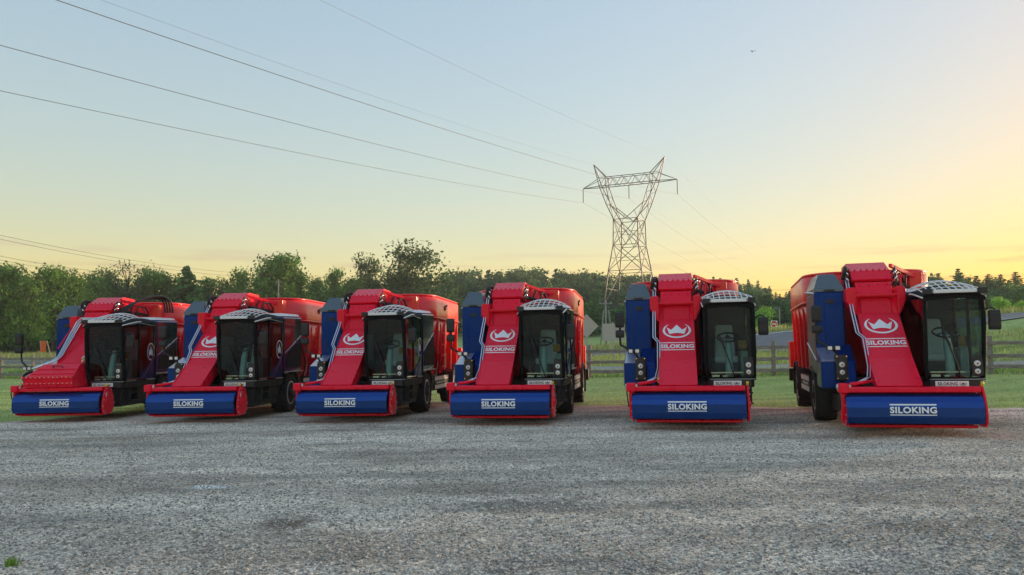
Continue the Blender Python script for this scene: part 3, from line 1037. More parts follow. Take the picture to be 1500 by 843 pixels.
    mb.box(-1.2, -.68, 2.06, 3.62, .95, 2.50)
    hs = P(mb, 'side_housing', blue, .02)
    mb = MB()     # raised door panel on the front
    mb.box(-1.03, -.70, 2.035, 2.058, 1.0, 2.44); P(mb, 'access_panel', blue, .008, hs)
    mb = MB(); mb.box(-1.0, -.86, 2.02, 2.034, 2.28, 2.36); P(mb, 'latch', blk, .006, hs)
    mb = MB(); mb.box(-1.212, -1.203, 2.12, 3.58, 1.0, 2.44); P(mb, 'side_panel', MATS['hood_grey'], .003, hs)
    for (a, b) in (((-1.216, 2.10, 2.49), (-1.216, 3.6, 2.60)), ((-1.216, 2.10, 1.22), (-1.216, 3.6, 1.55))):
        mb = MB(); mb.tube([a, b], .016, 6); P(mb, 'trim_strip', MATS['decal_white'], 0, hs)
    mb = MB()
    x0, x1, y0, y1 = -1.205, -.675, 2.045, 3.62
    mb.add([(x0, y0, 2.503), (x1, y0, 2.503), (x1, y1, 2.503), (x0, y1, 2.503),
            (x0, y0 + .01, 2.58), (x1, y0 + .01, 2.58), (x1, y1, 2.60), (x0, y1, 2.60),
            (x0 + .11, y0 + .25, 2.86), (x1 - .12, y0 + .25, 2.86), (x1 - .12, y1, 2.90), (x0 + .11, y1, 2.90)],
           [(3, 2, 1, 0), (0, 1, 5, 4), (1, 2, 6, 5), (2, 3, 7, 6), (3, 0, 4, 7), (4, 5, 9, 8), (5, 6, 10, 9), (6, 7, 11, 10), (7, 4, 8, 11), (8, 9, 10, 11)])
    hd = P(mb, 'hood', MATS['hood_grey'], .014)
    mb = MB(); mb.box(-1.03, -.84, 2.033, 2.052, 2.51, 2.55); P(mb, 'hood_handle', blk, .006, hd)
    mb = MB(); mb.tube(smooth_path([(-.66, 2.25, 2.75), (-.62, 2.2, 2.92), (-.58, 2.4, 2.98), (-.55, 2.8, 2.9)], 5), .035, 10)
    P(mb, 'air_hose', blk)
    # lower step box ahead of the front left wheel
    mb = MB()
    mb.add([(-1.215, 1.33, .72), (-.90, 1.33, .72), (-.90, 2.05, .72), (-1.215, 2.05, .72),
            (-1.215, 1.33, 1.20), (-.90, 1.33, 1.20), (-.90, 2.05, 1.45), (-1.215, 2.05, 1.45)],
           [(3, 2, 1, 0), (0, 1, 5, 4), (1, 2, 6, 5), (2, 3, 7, 6), (3, 0, 4, 7), (4, 5, 6, 7)])
    st = P(mb, 'step_box', blue, .015)
    mb = MB(); mb.hexa([(-1.20, 1.34, 1.206), (-.915, 1.34, 1.206), (-.915, 2.03, 1.446), (-1.20, 2.03, 1.446)], [(-1.20, 1.34, 1.212), (-.915, 1.34, 1.212), (-.915, 2.03, 1.452), (-1.20, 2.03, 1.452)])
    P(mb, 'step_lid', MATS['trim_silver'], 0, st)
    mb = MB(); mb.box(-1.224, -1.217, 1.36, 2.03, .75, 1.18); P(mb, 'side_plate', MATS['hood_grey'], 0, st)
    # curved blue apron between step box and arm
    mb = MB()
    mb.prism_x([(1.45, .78), (1.62, 1.2), (2.05, 1.5), (2.05, .78)], -.895, -.60)
    P(mb, 'apron', blue, .015)
    # lamp box
    mb = MB()
    mb.box(-.985, -.78, 1.20, 1.44, .86, 1.32)
    lb = P(mb, 'lamp_box', blk, .025)
    for i, (dx, dz) in enumerate(((-.08, .2), (.08, .2), (-.08, -.19), (.08, -.19))):
        mb = MB(); mb.cyl((-.8825 + dx, 1.20, 1.09 + dz), (-.8825 + dx, 1.192, 1.09 + dz), .012, n=8); P(mb, 'bolt', MATS['chrome'], 0, lb)
    round_lamp(lb, -.883, 1.185, 1.145, .052)
    round_lamp(lb, -.883, 1.185, 1.010, .047)
    # work lamps and mirrors on an arm
    if variant == 'bare':
        arm = [(-1.02, 1.25, 1.02), (-1.26, 1.25, 1.05), (-1.48, 1.25, 1.32), (-1.60, 1.28, 1.45), (-1.62, 1.28, 1.9)]
        wl = [(-1.47, 1.24), (-1.36, 1.24)]; mx, lz = -1.62, 0.0
    else:
        arm = [(-.93, 1.30, 1.30), (-1.02, 1.28, 1.42), (-1.22, 1.26, 1.54), (-1.27, 1.26, 1.6), (-1.27, 1.26, 2.0)]
        wl = [(-1.07, 1.44), (-.94, 1.44)]; mx, lz = -1.27, 0.09
    mb = MB(); mb.tube(smooth_path(arm, 4), .022, 8); P(mb, 'mirror_arm', blk)
    for (x, z) in wl:
        mb = MB(); mb.box(x - .052, x + .052, 1.20, 1.27, z - .045, z + .045)
        o = P(mb, 'work_lamp', blk, .012)
        mb = MB(); mb.box(x - .036, x + .036, 1.190, 1.202, z - .032, z + .032); P(mb, 'lens', MATS['lamp_white'], .004, o)
    for z0, z1 in ((1.80, 2.12), (1.60, 1.77)):
        mb = MB(); mb.prism_x([(1.16, z0 + lz + .02), (1.14, z0 + lz + .06), (1.14, z1 + lz - .05), (1.17, z1 + lz), (1.24, z1 + lz - .01), (1.25, z0 + lz + .02)], mx - .085, mx + .085)
        o = P(mb, 'mirror', blk, .025)
        mb = MB(); mb.box(mx - .07, mx + .07, 1.249, 1.256, z0 + lz + .035, z1 + lz - .03); P(mb, 'mirror_glass', MATS['chrome'], 0, o)

    # ---- milling head
    mb = MB()
    ins = [(y + .03, z) for y, z in SH]
    prof = SH + [(SH[-1][0] + .03, SH[-1][1] + .01)] + [(.03, .325), (.03, .47), (.055, .545), (.12, .615), (.21, .66)]
    mb.prism_x(prof, -1.0, 1.0)
    shd = P(mb, 'drum_shield', MATS['shield_blue'], .0)
    # lettering with two lines, laid on the curved shield
    def on_shield(pts, fs, name, cx, cz):
        bm = bmesh.new()
        vs = [bm.verts.new((cx + p[0], 0, cz + p[1])) for p in pts]
        for q in fs:
            try: bm.faces.new([vs[i] for i in q])
            except ValueError: pass
        for y, z in SH[1:-1]:
            bmesh.ops.bisect_plane(bm, geom=bm.verts[:] + bm.edges[:] + bm.faces[:], plane_co=(0, 0, z), plane_no=(0, 0, 1))
        for v in bm.verts: v.co.y = shield_y(v.co.z) - .004
        me = bpy.data.meshes.new(name); bm.to_mesh(me); bm.free()
        me.materials.append(MATS['decal_white'])
        o = bpy.data.objects.new(name, me); COL.objects.link(o); o.parent = shd
    LZ = .437
    on_shield(SILO_BIG[0], SILO_BIG[1], 'lettering', -.02, LZ)
    on_shield(quad_pts(0, 0, .68, .022), [(0, 1, 2, 3)], 'logo_line', -.02, LZ + .084)
    on_shield(quad_pts(0, 0, .68, .014), [(0, 1, 2, 3)], 'logo_line', -.02, LZ - .078)
    # red top bar, inner trough, scraper lip
    mb = MB(); mb.prism_x([(.12, .712), (.12, .775), (.15, .795), (.32, .80), (.34, .76), (.32, .70), (.2, .705)], -1.0, 1.0)
    P(mb, 'head_top_bar', red, .008)
    mb = MB(); mb.prism_x([(.30, .70), (.50, .62), (.60, .45), (.58, .25), (.45, .16), (.40, .16), (.53, .27), (.55, .45), (.46, .59), (.28, .66)], -.95, .95)
    P(mb, 'head_trough', red, .006)
    mb = MB(); mb.prism_x([(.19, .150), (.19, .180), (.26, .19), (.50, .15), (.46, .13), (.22, .135)], -.94, .95)
    P(mb, 'scraper_lip', red, .006)
    # milling drum with knives
    mb = MB(); mb.cyl((-.95, .27, .44), (.95, .27, .44), .17, n=18); dr = P(mb, 'milling_drum', dst)
    mb = MB()
    for k in range(26):
        a = k * 1.1; x = -.92 + k * .0735
        c, s_ = math.cos(a), math.sin(a)
        mb.box(x - .02, x + .02, .27 + .19 * c - .012, .27 + .19 * c + .012, .44 + .19 * s_ - .012, .44 + .19 * s_ + .012)
    P(mb, 'milling_knives', dst, 0, dr)
    # end plates with bolts
    for s in (-1, 1):
        xo = 1.05 if s > 0 else -.984
        poly = [(.16, .16), (.09, .22), (.06, .34), (.08, .50), (.14, .66), (.22, .78), (.32, .82), (.45, .74), (.56, .58), (.60, .40), (.56, .24), (.46, .155)]
        mb = MB(); mb.prism_x(poly, xo - .018, xo + .018)
        o = P(mb, 'end_plate', red, .006)
        mb = MB(); mb.cyl((xo, .31, .46), (xo + s * .035, .31, .46), .13, .12, n=20); mb.cyl((xo + s * .03, .31, .46), (xo + s * .055, .31, .46), .05, n=12)
        P(mb, 'drive_cover', red, 0, o)
        for (y, z) in [(lerp(a, .27, .09), lerp(b, .46, .09)) for a, b in poly]:
            mb = MB(); mb.cyl((xo + s * .018, y, z), (xo + s * .032, y, z), .013, n=6); P(mb, 'bolt', MATS['trim_silver'], 0, o)
        if s > 0:
            mb = MB(); mb.add([(xo + .0205, .17, .56), (xo + .0205, .20, .63), (xo + .0205, .25, .70), (xo + .0205, .23, .58)], [(0, 1, 2, 3)]); P(mb, 'warning_label', MATS['decal_white'], 0, o)
            mb = MB(); mb.cyl((xo, .22, .80), (xo, .22, .87), .025, n=8); P(mb, 'lug', MATS['yellow_paint'], .0, o)
        else:
            mb = MB(); mb.prism_x([(.10, .50), (.10, .68), (.22, .76), (.34, .70), (.34, .24), (.22, .20)], -1.055, -1.006); P(mb, 'side_bracket', red, .012, o)
            mb = MB(); mb.box(-1.10, -.93, .06, .30, .70, .86); P(mb, 'hinge_lug', red, .03, o)
            mb = MB(); mb.cyl((-1.12, .17, .80), (-.90, .17, .80), .045, n=12); P(mb, 'hinge_pin', MATS['trim_silver'], 0, o)
            mb = MB(); mb.tube(smooth_path([(-1.06, .14, .86), (-1.09, .10, .74), (-1.08, .09, .6), (-1.07, .2, .42)], 5), .012, 6); P(mb, 'hose', blk, 0, o)
    # cylinder along the head
    mb = MB(); mb.cyl((-.90, .24, .835), (-.60, .36, .875), .03, n=10); mb.cyl((-.6, .36, .875), (-.45, .42, .90), .018, n=8)
    P(mb, 'hydraulic_cylinder', red)

    # ---- loader arm
    arm_p = [(.17, .80), (.81, 1.24), (1.75, 2.05)]
    def belly(off):
        return [(y + off * .75, z - off * .66) for y, z in arm_p]
    mb = MB()
    lowp = belly(.30)
    mb.prism_x([(.17, .80), (.50, .74)] + lowp[1:] + [(1.75, 2.05), (.81, 1.24)], AX0 + .02, AX1 - .02)
    P(mb, 'loader_arm', red, .01)
    covers = []
    for i, (a, b) in enumerate(((arm_p[0], arm_p[1]), (arm_p[1], arm_p[2]))):
        d = Vector((0, b[0] - a[0], b[1] - a[1])).normalized()
        nrm = Vector((0, -d.z, d.y))
        q = [(a[0] + nrm.y * .006, a[1] + nrm.z * .006), (b[0] + nrm.y * .006, b[1] + nrm.z * .006), (b[0] + nrm.y * .022, b[1] + nrm.z * .022), (a[0] + nrm.y * .022, a[1] + nrm.z * .022)]
        mb = MB(); mb.prism_x(q, AX0 - .005, AX1 + .005)
        covers.append((P(mb, 'arm_cover', red, .006), Vector((0, a[0], a[1])) + nrm * .0265, d, (Vector((0, b[0] - a[0], b[1] - a[1]))).length))
    cx = (AX0 + AX1) / 2
    for (o, org, d, L) in covers:
        nrm = Vector((0, -d.z, d.y))
        for x0, x1 in ((AX0 - .006, AX0 + .014), (AX1 - .014, AX1 + .006)):
            a_, b_ = org - nrm * .004, org - nrm * .004 + d * L
            q = [(a_.y, a_.z), (b_.y, b_.z), (b_.y + nrm.y * .018, b_.z + nrm.z * .018), (a_.y + nrm.y * .018, a_.z + nrm.z * .018)]
            mb = MB(); mb.prism_x(q, x0, x1); P(mb, 'edge_flange', red, .003, o)
    if variant == 'logo':
        o, org, d, L = covers[1]
        c0 = org + d * (L * .715) + Vector((cx, 0, 0))
        U = (1, 0, 0)
        pts, fs = arc_shape(.275, .235, .042, 74); flat('emblem_ring', pts, fs, c0, U, d, MATS['decal_white'], o)
        pts, fs = crown_shape(.40, .33); flat('emblem_crown', pts, fs, c0 + d * .01, U, d, MATS['decal_white'], o)
        c1 = org + d * (L * .325) + Vector((cx, 0, 0))
        flat('lettering', SILO_ARM[0], SILO_ARM[1], c1, U, d, MATS['decal_white'], o)
        for dd in (.105, -.105): flat('logo_line', quad_pts(0, dd, .67, .022), [(0, 1, 2, 3)], c1, U, d, MATS['decal_white'], o)
    else:
        # lower hood with two bolted flanges over the loader foot
        mb = MB()
        mb.add([(-.80, .10, .80), (.34, .10, .80), (.34, 1.0, .80), (-.80, 1.0, .80), (-.80, .06, 1.02), (.34, .06, 1.02), (-.62, .55, 1.34), (.26, .55, 1.34), (.26, 1.0, 1.36), (-.62, 1.0, 1.36), (-.80, 1.0, 1.1), (.34, 1.0, 1.1)],
               [(3, 2, 1, 0), (0, 1, 5, 4), (4, 5, 7, 6), (6, 7, 8, 9), (2, 3, 10, 9, 8, 11), (0, 4, 6, 9, 10, 3), (1, 2, 11, 8, 7, 5)])
        lh = P(mb, 'lower_hood', red, .015)
        for (y, z) in ((.03, 1.04), (.07, .90)):
            mb = MB(); mb.box(-.84, .36, y - .02, y + .04, z - .018, z + .018); fl = P(mb, 'flange', red, .004, lh)
            for k in range(12):
                x = -.80 + k * .103
                mb = MB(); mb.cyl((x, y - .02, z), (x, y - .034, z), .012, n=6); P(mb, 'bolt', MATS['trim_silver'], 0, lh)
        for t in (.30, .62):
            mb = MB(); mb.box(lerp(-.80, -.62, t) + .03, lerp(.34, .26, t) - .03, lerp(.06, .55, t) - .015, lerp(.06, .55, t) + .015, lerp(1.02, 1.34, t) - .002, lerp(1.02, 1.34, t) + .014); P(mb, 'stiffening_rib', red, .004, lh)
        for x in (-.45, -.05): 
            mb = MB(); mb.box(x - .012, x + .012, .055, .10, .83, 1.0); P(mb, 'stiffening_rib', red, .003, lh)
        mb = MB(); mb.box(-.70, .24, .085, .099, .93, .995); P(mb, 'dark_inset', blk, 0, lh)  # black strip added to stand for a dark seam gap
        mb = MB(); mb.tube([(-.30, .41, 1.26), (-.30, .37, 1.30), (-.08, .37, 1.30), (-.08, .41, 1.26)], .012, 6); P(mb, 'grab_handle', blk, 0, lh)
        for k in range(3):
            mb = MB(); mb.tube(smooth_path([(.27, .9, 1.1 + .03 * k), (.20, .72, 1.36 + .04 * k), (.30, .8, 1.5 + .04 * k), (.33, 1.1, 1.7 + .05 * k)], 5), .014, 6); P(mb, 'hose', MATS['chrome'] if k != 1 else MATS['yellow_paint'], 0, lh)
    # upper part: recessed panel, flared side plates, lip, upper plate
    mb = MB()
    mb.prism_x([(1.80, 2.045), (1.90, 2.36), (2.05, 2.36), (2.05, 2.0)], AX0 + .08, AX1 - .08)
    P(mb, 'recessed_panel', red, .006)
    for s, x0, x1 in ((-1, AX0, AX0 + .078), (1, AX1 - .078, AX1)):
        mb = MB()
        xo, xi = (AX0, AX0 + .075) if s < 0 else (AX1, AX1 - .075)
        mb.add([(xo, 1.74, 2.06), (xi, 1.80, 2.06), (xi, 1.92, 2.36), (xo - .0, 1.78, 2.38), (xo, 2.1, 2.06), (xi, 2.1, 2.06), (xi, 2.1, 2.36), (xo, 2.1, 2.38)],
               [(0, 1, 2, 3), (4, 7, 6, 5), (0, 3, 7, 4), (1, 5, 6, 2), (3, 2, 6, 7), (0, 4, 5, 1)])
        P(mb, 'flared_side', red, .005)
        # rounded ear
        mb = MB()
        xa, xb = (AX0 - .185, AX0 - .004) if s < 0 else (AX1 + .004, AX1 + .15)
        xm = AX0 - .05 if s < 0 else AX1 + .05
        pts_f = [(xa, 2.30), (xa, 2.50), (lerp(xa, xb, .2), 2.55), (xb, 2.55), (xb, 2.02), (xm, 2.05), (lerp(xa, xm, .3), 2.22)] if s < 0 else [(xb, 2.30), (xb, 2.50), (lerp(xb, xa, .2), 2.55), (xa, 2.55), (xa, 2.02), (xm, 2.05), (lerp(xb, xm, .3), 2.22)]
        n = len(pts_f)
        mb.add([(x, 1.72, z) for x, z in pts_f] + [(x, 2.20, z) for x, z in pts_f], [tuple(range(n)), tuple(range(2 * n - 1, n - 1, -1))] + [(i, i + n, (i + 1) % n + n, (i + 1) % n) for i in range(n)])
        P(mb, 'pivot_ear', red, .03)
    mb = MB(); mb.prism_x([(1.80, 2.362), (1.77, 2.385), (1.77, 2.42), (1.82, 2.43), (2.1, 2.43), (2.1, 2.365)], AX0 - .03, AX1 + .03)
    P(mb, 'lip_bar', red, .006)
    mb = MB(); mb.prism_x([(1.93, 2.433), (2.07, 2.66), (2.30, 2.68), (2.30, 2.433)], AX0 + .03, AX1 - .03)
    up = P(mb, 'upper_plate', red, .006)
    # top hood in two facets with rows of bolts
    mb = MB(); mb.prism_x([(2.10, 2.72), (2.28, 2.90), (2.76, 3.095), (2.80, 3.10), (3.40, 3.08), (3.50, 2.9), (3.4, 2.6), (2.3, 2.66), (2.14, 2.69)], AX0 - .012, AX1 + .002)
    th = P(mb, 'top_hood', red, .008)
    for x in np.linspace(AX0 + .07, AX1 - .07, 6):
        x = float(x)
        mb = MB(); mb.cyl((x, 2.29, 2.902), (x, 2.265, 2.925), .015, n=6); P(mb, 'bolt', red, 0, th)
    for x in np.linspace(AX0 + .10, AX1 - .10, 4):
        x = float(x)
        mb = MB(); mb.cyl((x, 2.03, 2.60), (x, 2.005, 2.615), .013, n=6); P(mb, 'bolt', red, 0, up)
    # hoses at both sides of the hood
    for s in (-1, 1):
        xb = AX0 - .05 if s < 0 else AX1 + .05
        for k in range(5):
            mb = MB()
            yy = 2.20 + .03 * k
            z = 2.66 + .060 * k
            mb.tube(smooth_path([(xb - s * .045, yy + .05, z - .09), (xb + s * .02, yy - .08, z), (xb + s * .06, yy, z + .05), (xb + s * .05, yy + .2, z - .02)], 5), .017, 7)
            P(mb, 'hydraulic_hose', blk if k % 2 == 0 else MATS['chrome'], 0, th)
    # tilt linkage on the right of the hood
    mb = MB(); mb.box(-.03, .03, 0, .92, -.035, .035, Matrix.Translation((.22, 2.45, 3.0)) @ Matrix.Rotation(R(-38), 4, 'Z') @ Matrix.Rotation(R(-11), 4, 'X'))
    lk = P(mb, 'linkage_arm', red, .008)
    mb = MB(); mb.cyl((.24, 2.6, 2.72), (.66, 3.15, 2.62), .04, n=10); mb.cyl((.66, 3.15, 2.62), (.85, 3.4, 2.58), .022, n=8); P(mb, 'tilt_cylinder', dst, 0, lk)
    mb = MB(); mb.box(.68, .92, 3.14, 3.42, 2.52, 2.92); P(mb, 'linkage_bracket', MATS['tub_red'], .02, lk)
    for k in range(4):
        mb = MB(); x = .26 + .09 * k
        mb.tube(smooth_path([(x, 2.75, 2.60), (x + .03, 2.8, 2.82), (x + .10, 2.95, 2.95 - .04 * k), (x + .22, 3.2, 2.82), (x + .28, 3.3, 2.62)], 5), .02, 7)
        P(mb, 'hydraulic_hose', blk if k % 2 else MATS['tub_red'], 0, lk)
    if variant == 'bare':
        for k in range(4):
            mb = MB(); x = .30 + .07 * k
            mb.tube(smooth_path([(x - .1, 2.35, 2.66), (x + .15, 2.6, 2.9 + .03 * k), (x + .50, 3.0, 3.08 + .02 * k), (x + .72, 3.25, 3.02), (x + .74, 3.35, 2.7)], 6), .026, 8)
            P(mb, 'hydraulic_hose', blk, 0, lk)
    # steel pipes along the arm
    if variant == 'logo':
        for k in range(2):
            x = -.625 + .045 * k
            mb = MB(); mb.tube([(x, 2.30, 2.86), (x, 2.06, 2.62), (x - .005, 1.62, 2.12), (x, 1.18, 1.70), (x + .085, 1.06, 1.60), (x + .085, .70, 1.12), (x + .04, .52, .94), (x - .12, .38, .87)], .012, 8)
            P(mb, 'steel_pipe', MATS['chrome'])
    else:
        for k in range(3):
            dx = .045 * k
            mb = MB(); mb.tube([(.18, 2.35, 2.62), (.16, 1.84, 2.50 - .02 * k), (-.42 + dx, 1.78, 2.50 - .03 * k), (-.50 + dx, 1.72, 2.40 - .03 * k), (-.55 + dx, 1.02, 1.52), (-.62 + dx, .90, 1.42), (-.95 + dx * .5, .62, 1.24)], .018, 8)
            P(mb, 'steel_pipe', MATS['chrome'])
        mb = MB(); mb.tube([(-.60, 1.65, 2.22), (-.66, 1.2, 1.72)], .018, 8); P(mb, 'steel_pipe', MATS['red_paint'])
        for k in range(4):
            mb = MB(); mb.tube(smooth_path([(-.86, .5 + .05 * k, 1.18), (-1.0, .45, 1.12 - .04 * k), (-.98, .35, 1.0 - .03 * k), (-.82 - .04 * k, .28, .86)], 5), .02, 7); P(mb, 'hydraulic_hose', blk if k != 2 else MATS['chrome'])

    # ---- cab
    cb = MB()
    # floor pan and bumper
    cb.prism_z([(.33, .80), (.42, .72), (1.16, .70), (1.22, .78), (1.235, 2.36), (.33, 2.36)], .74, .90)
    cab = P(cb, 'cab', blk, .02)
    # pillars and frame
    def bar_(name, pts, w, mat=MATS['roof_black']):
        mb_ = MB(); mb_.tube(pts, w, 6); P(mb_, name, mat, 0, cab)
    bar_('pillar', smooth_path([(.36, .76, .88), (.355, .64, 1.4), (.36, .56, 2.0), (.37, .58, 2.26)], 3), .035)
    bar_('pillar', smooth_path([(1.215, .76, .88), (1.225, .64, 1.4), (1.225, .56, 2.0), (1.215, .58, 2.26)], 3), .035)
    bar_('pillar', [(.37, 2.34, .88), (.37, 2.34, 2.34)], .05); bar_('pillar', [(1.22, 2.34, .88), (1.22, 2.34, 2.34)], .05)
    bar_('cross_beam', [(.36, .76, .90), (1.215, .76, .90)], .035)
    bar_('cross_beam', smooth_path([(.36, .57, 2.26), (.6, .50, 2.31), (1.0, .50, 2.31), (1.22, .57, 2.26)], 3), .035)
    bar_('pillar', [(1.22, 1.46, .9), (1.235, 1.44, 2.3)], .028)
    # curved windscreen
    n, m_ = 9, 7
    rg_ = []
    for j in range(m_):
        t = j / (m_ - 1)
        row = []
        for i in range(n):
            s_ = i / (n - 1)
            bow = 4 * s_ * (1 - s_)
            row.append((lerp(.375, 1.21, s_), lerp(.75, .575, t) - .03 * math.sin(math.pi * t) - .06 * bow, lerp(.91, 2.27 + .03 * bow, t)))
        rg_.append(row)
    mb = MB(); mb.rings(rg_, False, True, closed=False)
    ws = P(mb, 'windscreen', MATS['glass'], 0, cab)
    mb = MB(); mb.tube(smooth_path([(.86, .64, .93), (.78, .57, 1.2), (.66, .53, 1.55)], 4), .012, 6); mb.tube([(.70, .535, 1.45), (.60, .52, 1.72)], .016, 6); P(mb, 'wiper', blk, 0, cab)
    # side glass, door
    def side_glass(x, name, par, mat):
        mb = MB()
        mb.add([(x, .80, .95), (x, 1.75, .95), (x, 2.28, 1.50), (x, 2.28, 2.30), (x, .62, 2.24), (x, .68, 1.5)], [(0, 1, 2, 3, 4, 5)])
        return P(mb, name, mat, 0, par)
    mb = MB()
    mb.tube([(1.236, .80, .94), (1.236, 1.72, .94), (1.236, 2.29, 1.48), (1.236, 2.29, 2.30), (1.236, 1.4, 2.34), (1.236, .63, 2.25), (1.236, .68, 1.5)], .022, 6, smooth=False, closed=True)
    door = P(mb, 'door', MATS['gloss_black'])
    side_glass(1.232, 'door_glass', door, MATS['smoked_glass'])
    mb = MB(); mb.box(1.235, 1.262, 1.02, 1.16, 1.30, 1.335); P(mb, 'door_handle', blk, .006, door)
    mb = MB(); mb.tube(smooth_path([(1.25, .86, 1.05), (1.27, .84, 1.35), (1.26, .80, 1.6)], 4), .012, 6); P(mb, 'grab_rail', blk, 0, door)
    mb = MB(); mb.prism_x([(1.50, .93), (2.36, .93), (2.36, 1.62), (2.24, 1.50), (1.95, 1.22), (1.62, 1.10)], 1.236, 1.246)
    P(mb, 'corner_panel', navy, 0, door)
    side_glass(.352, 'left_glass', cab, MATS['dark_glass'])
    # white roundel with crown on the door glass
    o_ = (1.2385, 2.10, 1.62)
    pts, fs = arc_shape(.20, .225, .026, 0, 36); flat('emblem_ring', pts, fs, o_, (0, 1, 0), (0, 0, 1), MATS['decal_white'], door)
    pts, fs = crown_shape(.25, .30); flat('emblem_crown', pts, fs, (1.2385, 2.10, 1.62), (0, 1, 0), (0, 0, 1), MATS['decal_white'], door)
    mb = MB(); mb.box(1.215, 1.262, 1.9, 2.36, .9, .925); P(mb, 'sill_strip', MATS['trim_silver'], .003, door)
    # rear wall of the cab and interior
    mb = MB(); mb.box(.38, 1.20, 2.30, 2.335, .9, 2.30); P(mb, 'rear_wall', blk, 0, cab)
    mb = MB(); mb.box(.52, 1.0, 1.55, 2.05, .92, 1.18); seat = P(mb, 'driver_seat', MATS['seat_fabric'], .03, cab)
    mb = MB(); mb.box(.54, 1.0, 1.48, 2.02, 1.18, 1.32); P(mb, 'seat_cushion', MATS['plastic_film'], .05, cab)
    mb = MB(); mb.hexa([(.56, 1.92, 1.28), (.98, 1.92, 1.28), (.98, 2.06, 1.28), (.56, 2.06, 1.28)], [(.60, 2.05, 1.95), (.94, 2.05, 1.95), (.94, 2.17, 1.95), (.60, 2.17, 1.95)]); P(mb, 'seat_back', MATS['plastic_film'], .05, cab)
    mb = MB(); mb.tube(smooth_path([(.79, .98, .90), (.79, .98, 1.15), (.79, 1.05, 1.45), (.79, 1.14, 1.62)], 4), [.075] * 5 + [.07] * 4 + [.06] * 4, 10); P(mb, 'steering_column', MATS['console_grey'], 0, cab)
    mb = MB()
    cc = Vector((.79, 1.18, 1.68)); ax = Vector((0, -.45, .89)).normalized(); u_ = Vector((1, 0, 0)); v_ = ax.cross(u_)
    mb.tube([cc + u_ * (.19 * math.cos(2 * math.pi * k / 24)) + v_ * (.19 * math.sin(2 * math.pi * k / 24)) for k in range(24)], .018, 8, closed=True)
    for a in (90, 210, 330): mb.cyl(cc, cc + u_ * (.18 * math.cos(R(a))) + v_ * (.18 * math.sin(R(a))), .012, n=6)
    mb.cyl(cc - ax * .02, cc + ax * .02, .045, n=12)
    P(mb, 'steering_wheel', blk, 0, cab)
    mb = MB(); mb.box(1.02, 1.16, 1.25, 1.85, .92, 1.42); P(mb, 'armrest_console', MATS['console_grey'], .03, cab)
    mb = MB(); mb.box(.98, 1.14, 1.08, 1.12, 1.45, 1.62); P(mb, 'display', MATS['gloss_black'], .01, cab)
    mb = MB(); mb.box(.45, 1.05, .84, .86, 1.0, 1.02); mb.box(.46, .60, .82, .92, .92, .97); mb.box(.66, .74, .82, .92, .92, .96); P(mb, 'pedals', MATS['trim_silver'], 0, cab)
    # lamp panel in the lower right corner of the windscreen
    mb = MB(); mb.box(1.03, 1.205, .655, .70, .95, 1.30); lp = P(mb, 'lamp_panel', blk, .02)
    round_lamp(lp, 1.115, .645, 1.155, .052)
    round_lamp(lp, 1.115, .645, 1.025, .047)
    # number plate
    mb = MB(); mb.box(.48, .98, .675, .688, .775, .865); npl = P(mb, 'name_plate', MATS['decal_white'], .003)
    flat('lettering', SILO_PLATE[0], SILO_PLATE[1], (.665, .674, .82), (1, 0, 0), (0, 0, 1), MATS['decal_dark'], npl)
    pts, fs = crown_shape(.07, .05); flat('emblem_crown', pts, fs, (.895, .674, .82), (1, 0, 0), (0, 0, 1), MATS['decal_dark'], npl)
    pts, fs = arc_shape(.055, .036, .008, 70, 20); flat('emblem_ring', pts, fs, (.895, .6735, .82), (1, 0, 0), (0, 0, 1), MATS['decal_dark'], npl)
    # silver line under the cab
    mb = MB(); mb.tube(smooth_path([(.40, .715, .895), (.8, .69, .893), (1.17, .70, .895), (1.235, .80, .90), (1.24, 1.3, .905)], 4), .007, 5); P(mb, 'trim_line', MATS['trim_silver'])
    # roof: dark arched shell
    def roof_z(x, y):
        s_ = (x - .79) / .46; t = min(max((y - .50) / .95, 0), 1)
        return 2.33 + .21 * math.sin(t * math.pi / 2) - .13 * s_ * s_ * (0.35 + .65 * (t if t < 1 else 1))
    def roof_sheet(y0, y1, off, ny, x0=.325, x1=1.255, nx=11):
        rg2 = []
        for j in range(ny):
            y = lerp(y0, y1, j / (ny - 1))
            rg2.append([(lerp(x0, x1, i / (nx - 1)), y, roof_z(lerp(x0, x1, i / (nx - 1)), y) + off - .03) for i in range(nx)])
        return rg2
    mb = MB()
    top, bot = roof_sheet(.50, 2.4, 0, 12), roof_sheet(.50, 2.4, -.07, 12)
    ring_list = [t_ + b_[::-1] for t_, b_ in zip(top, bot)]
    mb.rings(ring_list, True, True)
    roof = P(mb, 'roof', MATS['roof_black'])
    # guard grid
    gd = MB()
    gd.tube([(x, .47, roof_z(x, .5) + .03) for x in np.linspace(.33, 1.25, 9)] , .012, 6)
    guard = P(gd, 'roof_guard', MATS['white_paint'])
    for x in np.linspace(.335, 1.245, 10):
        x = float(x)
        mb = MB()
        pts = [(x + .04 * (t - .5) * 0, lerp(.47, 1.38, t), roof_z(x, lerp(.47, 1.38, t)) + .045) for t in np.linspace(0, 1, 8)]
        mb.tube(pts, .0095, 6); P(mb, 'guard_bar', MATS['white_paint'], 0, guard)
    for y in (.64, .86, 1.10, 1.38):
        mb = MB(); mb.tube([(float(x), y, roof_z(float(x), y) + .047) for x in np.linspace(.33, 1.25, 9)], .0095 if y < 1.38 else .016, 6); P(mb, 'guard_bar', MATS['white_paint'], 0, guard)
    mb = MB(); mb.box(.47, 1.11, .41, .47, 2.315, 2.375); P(mb, 'light_bar', MATS['white_paint'], .012, guard)
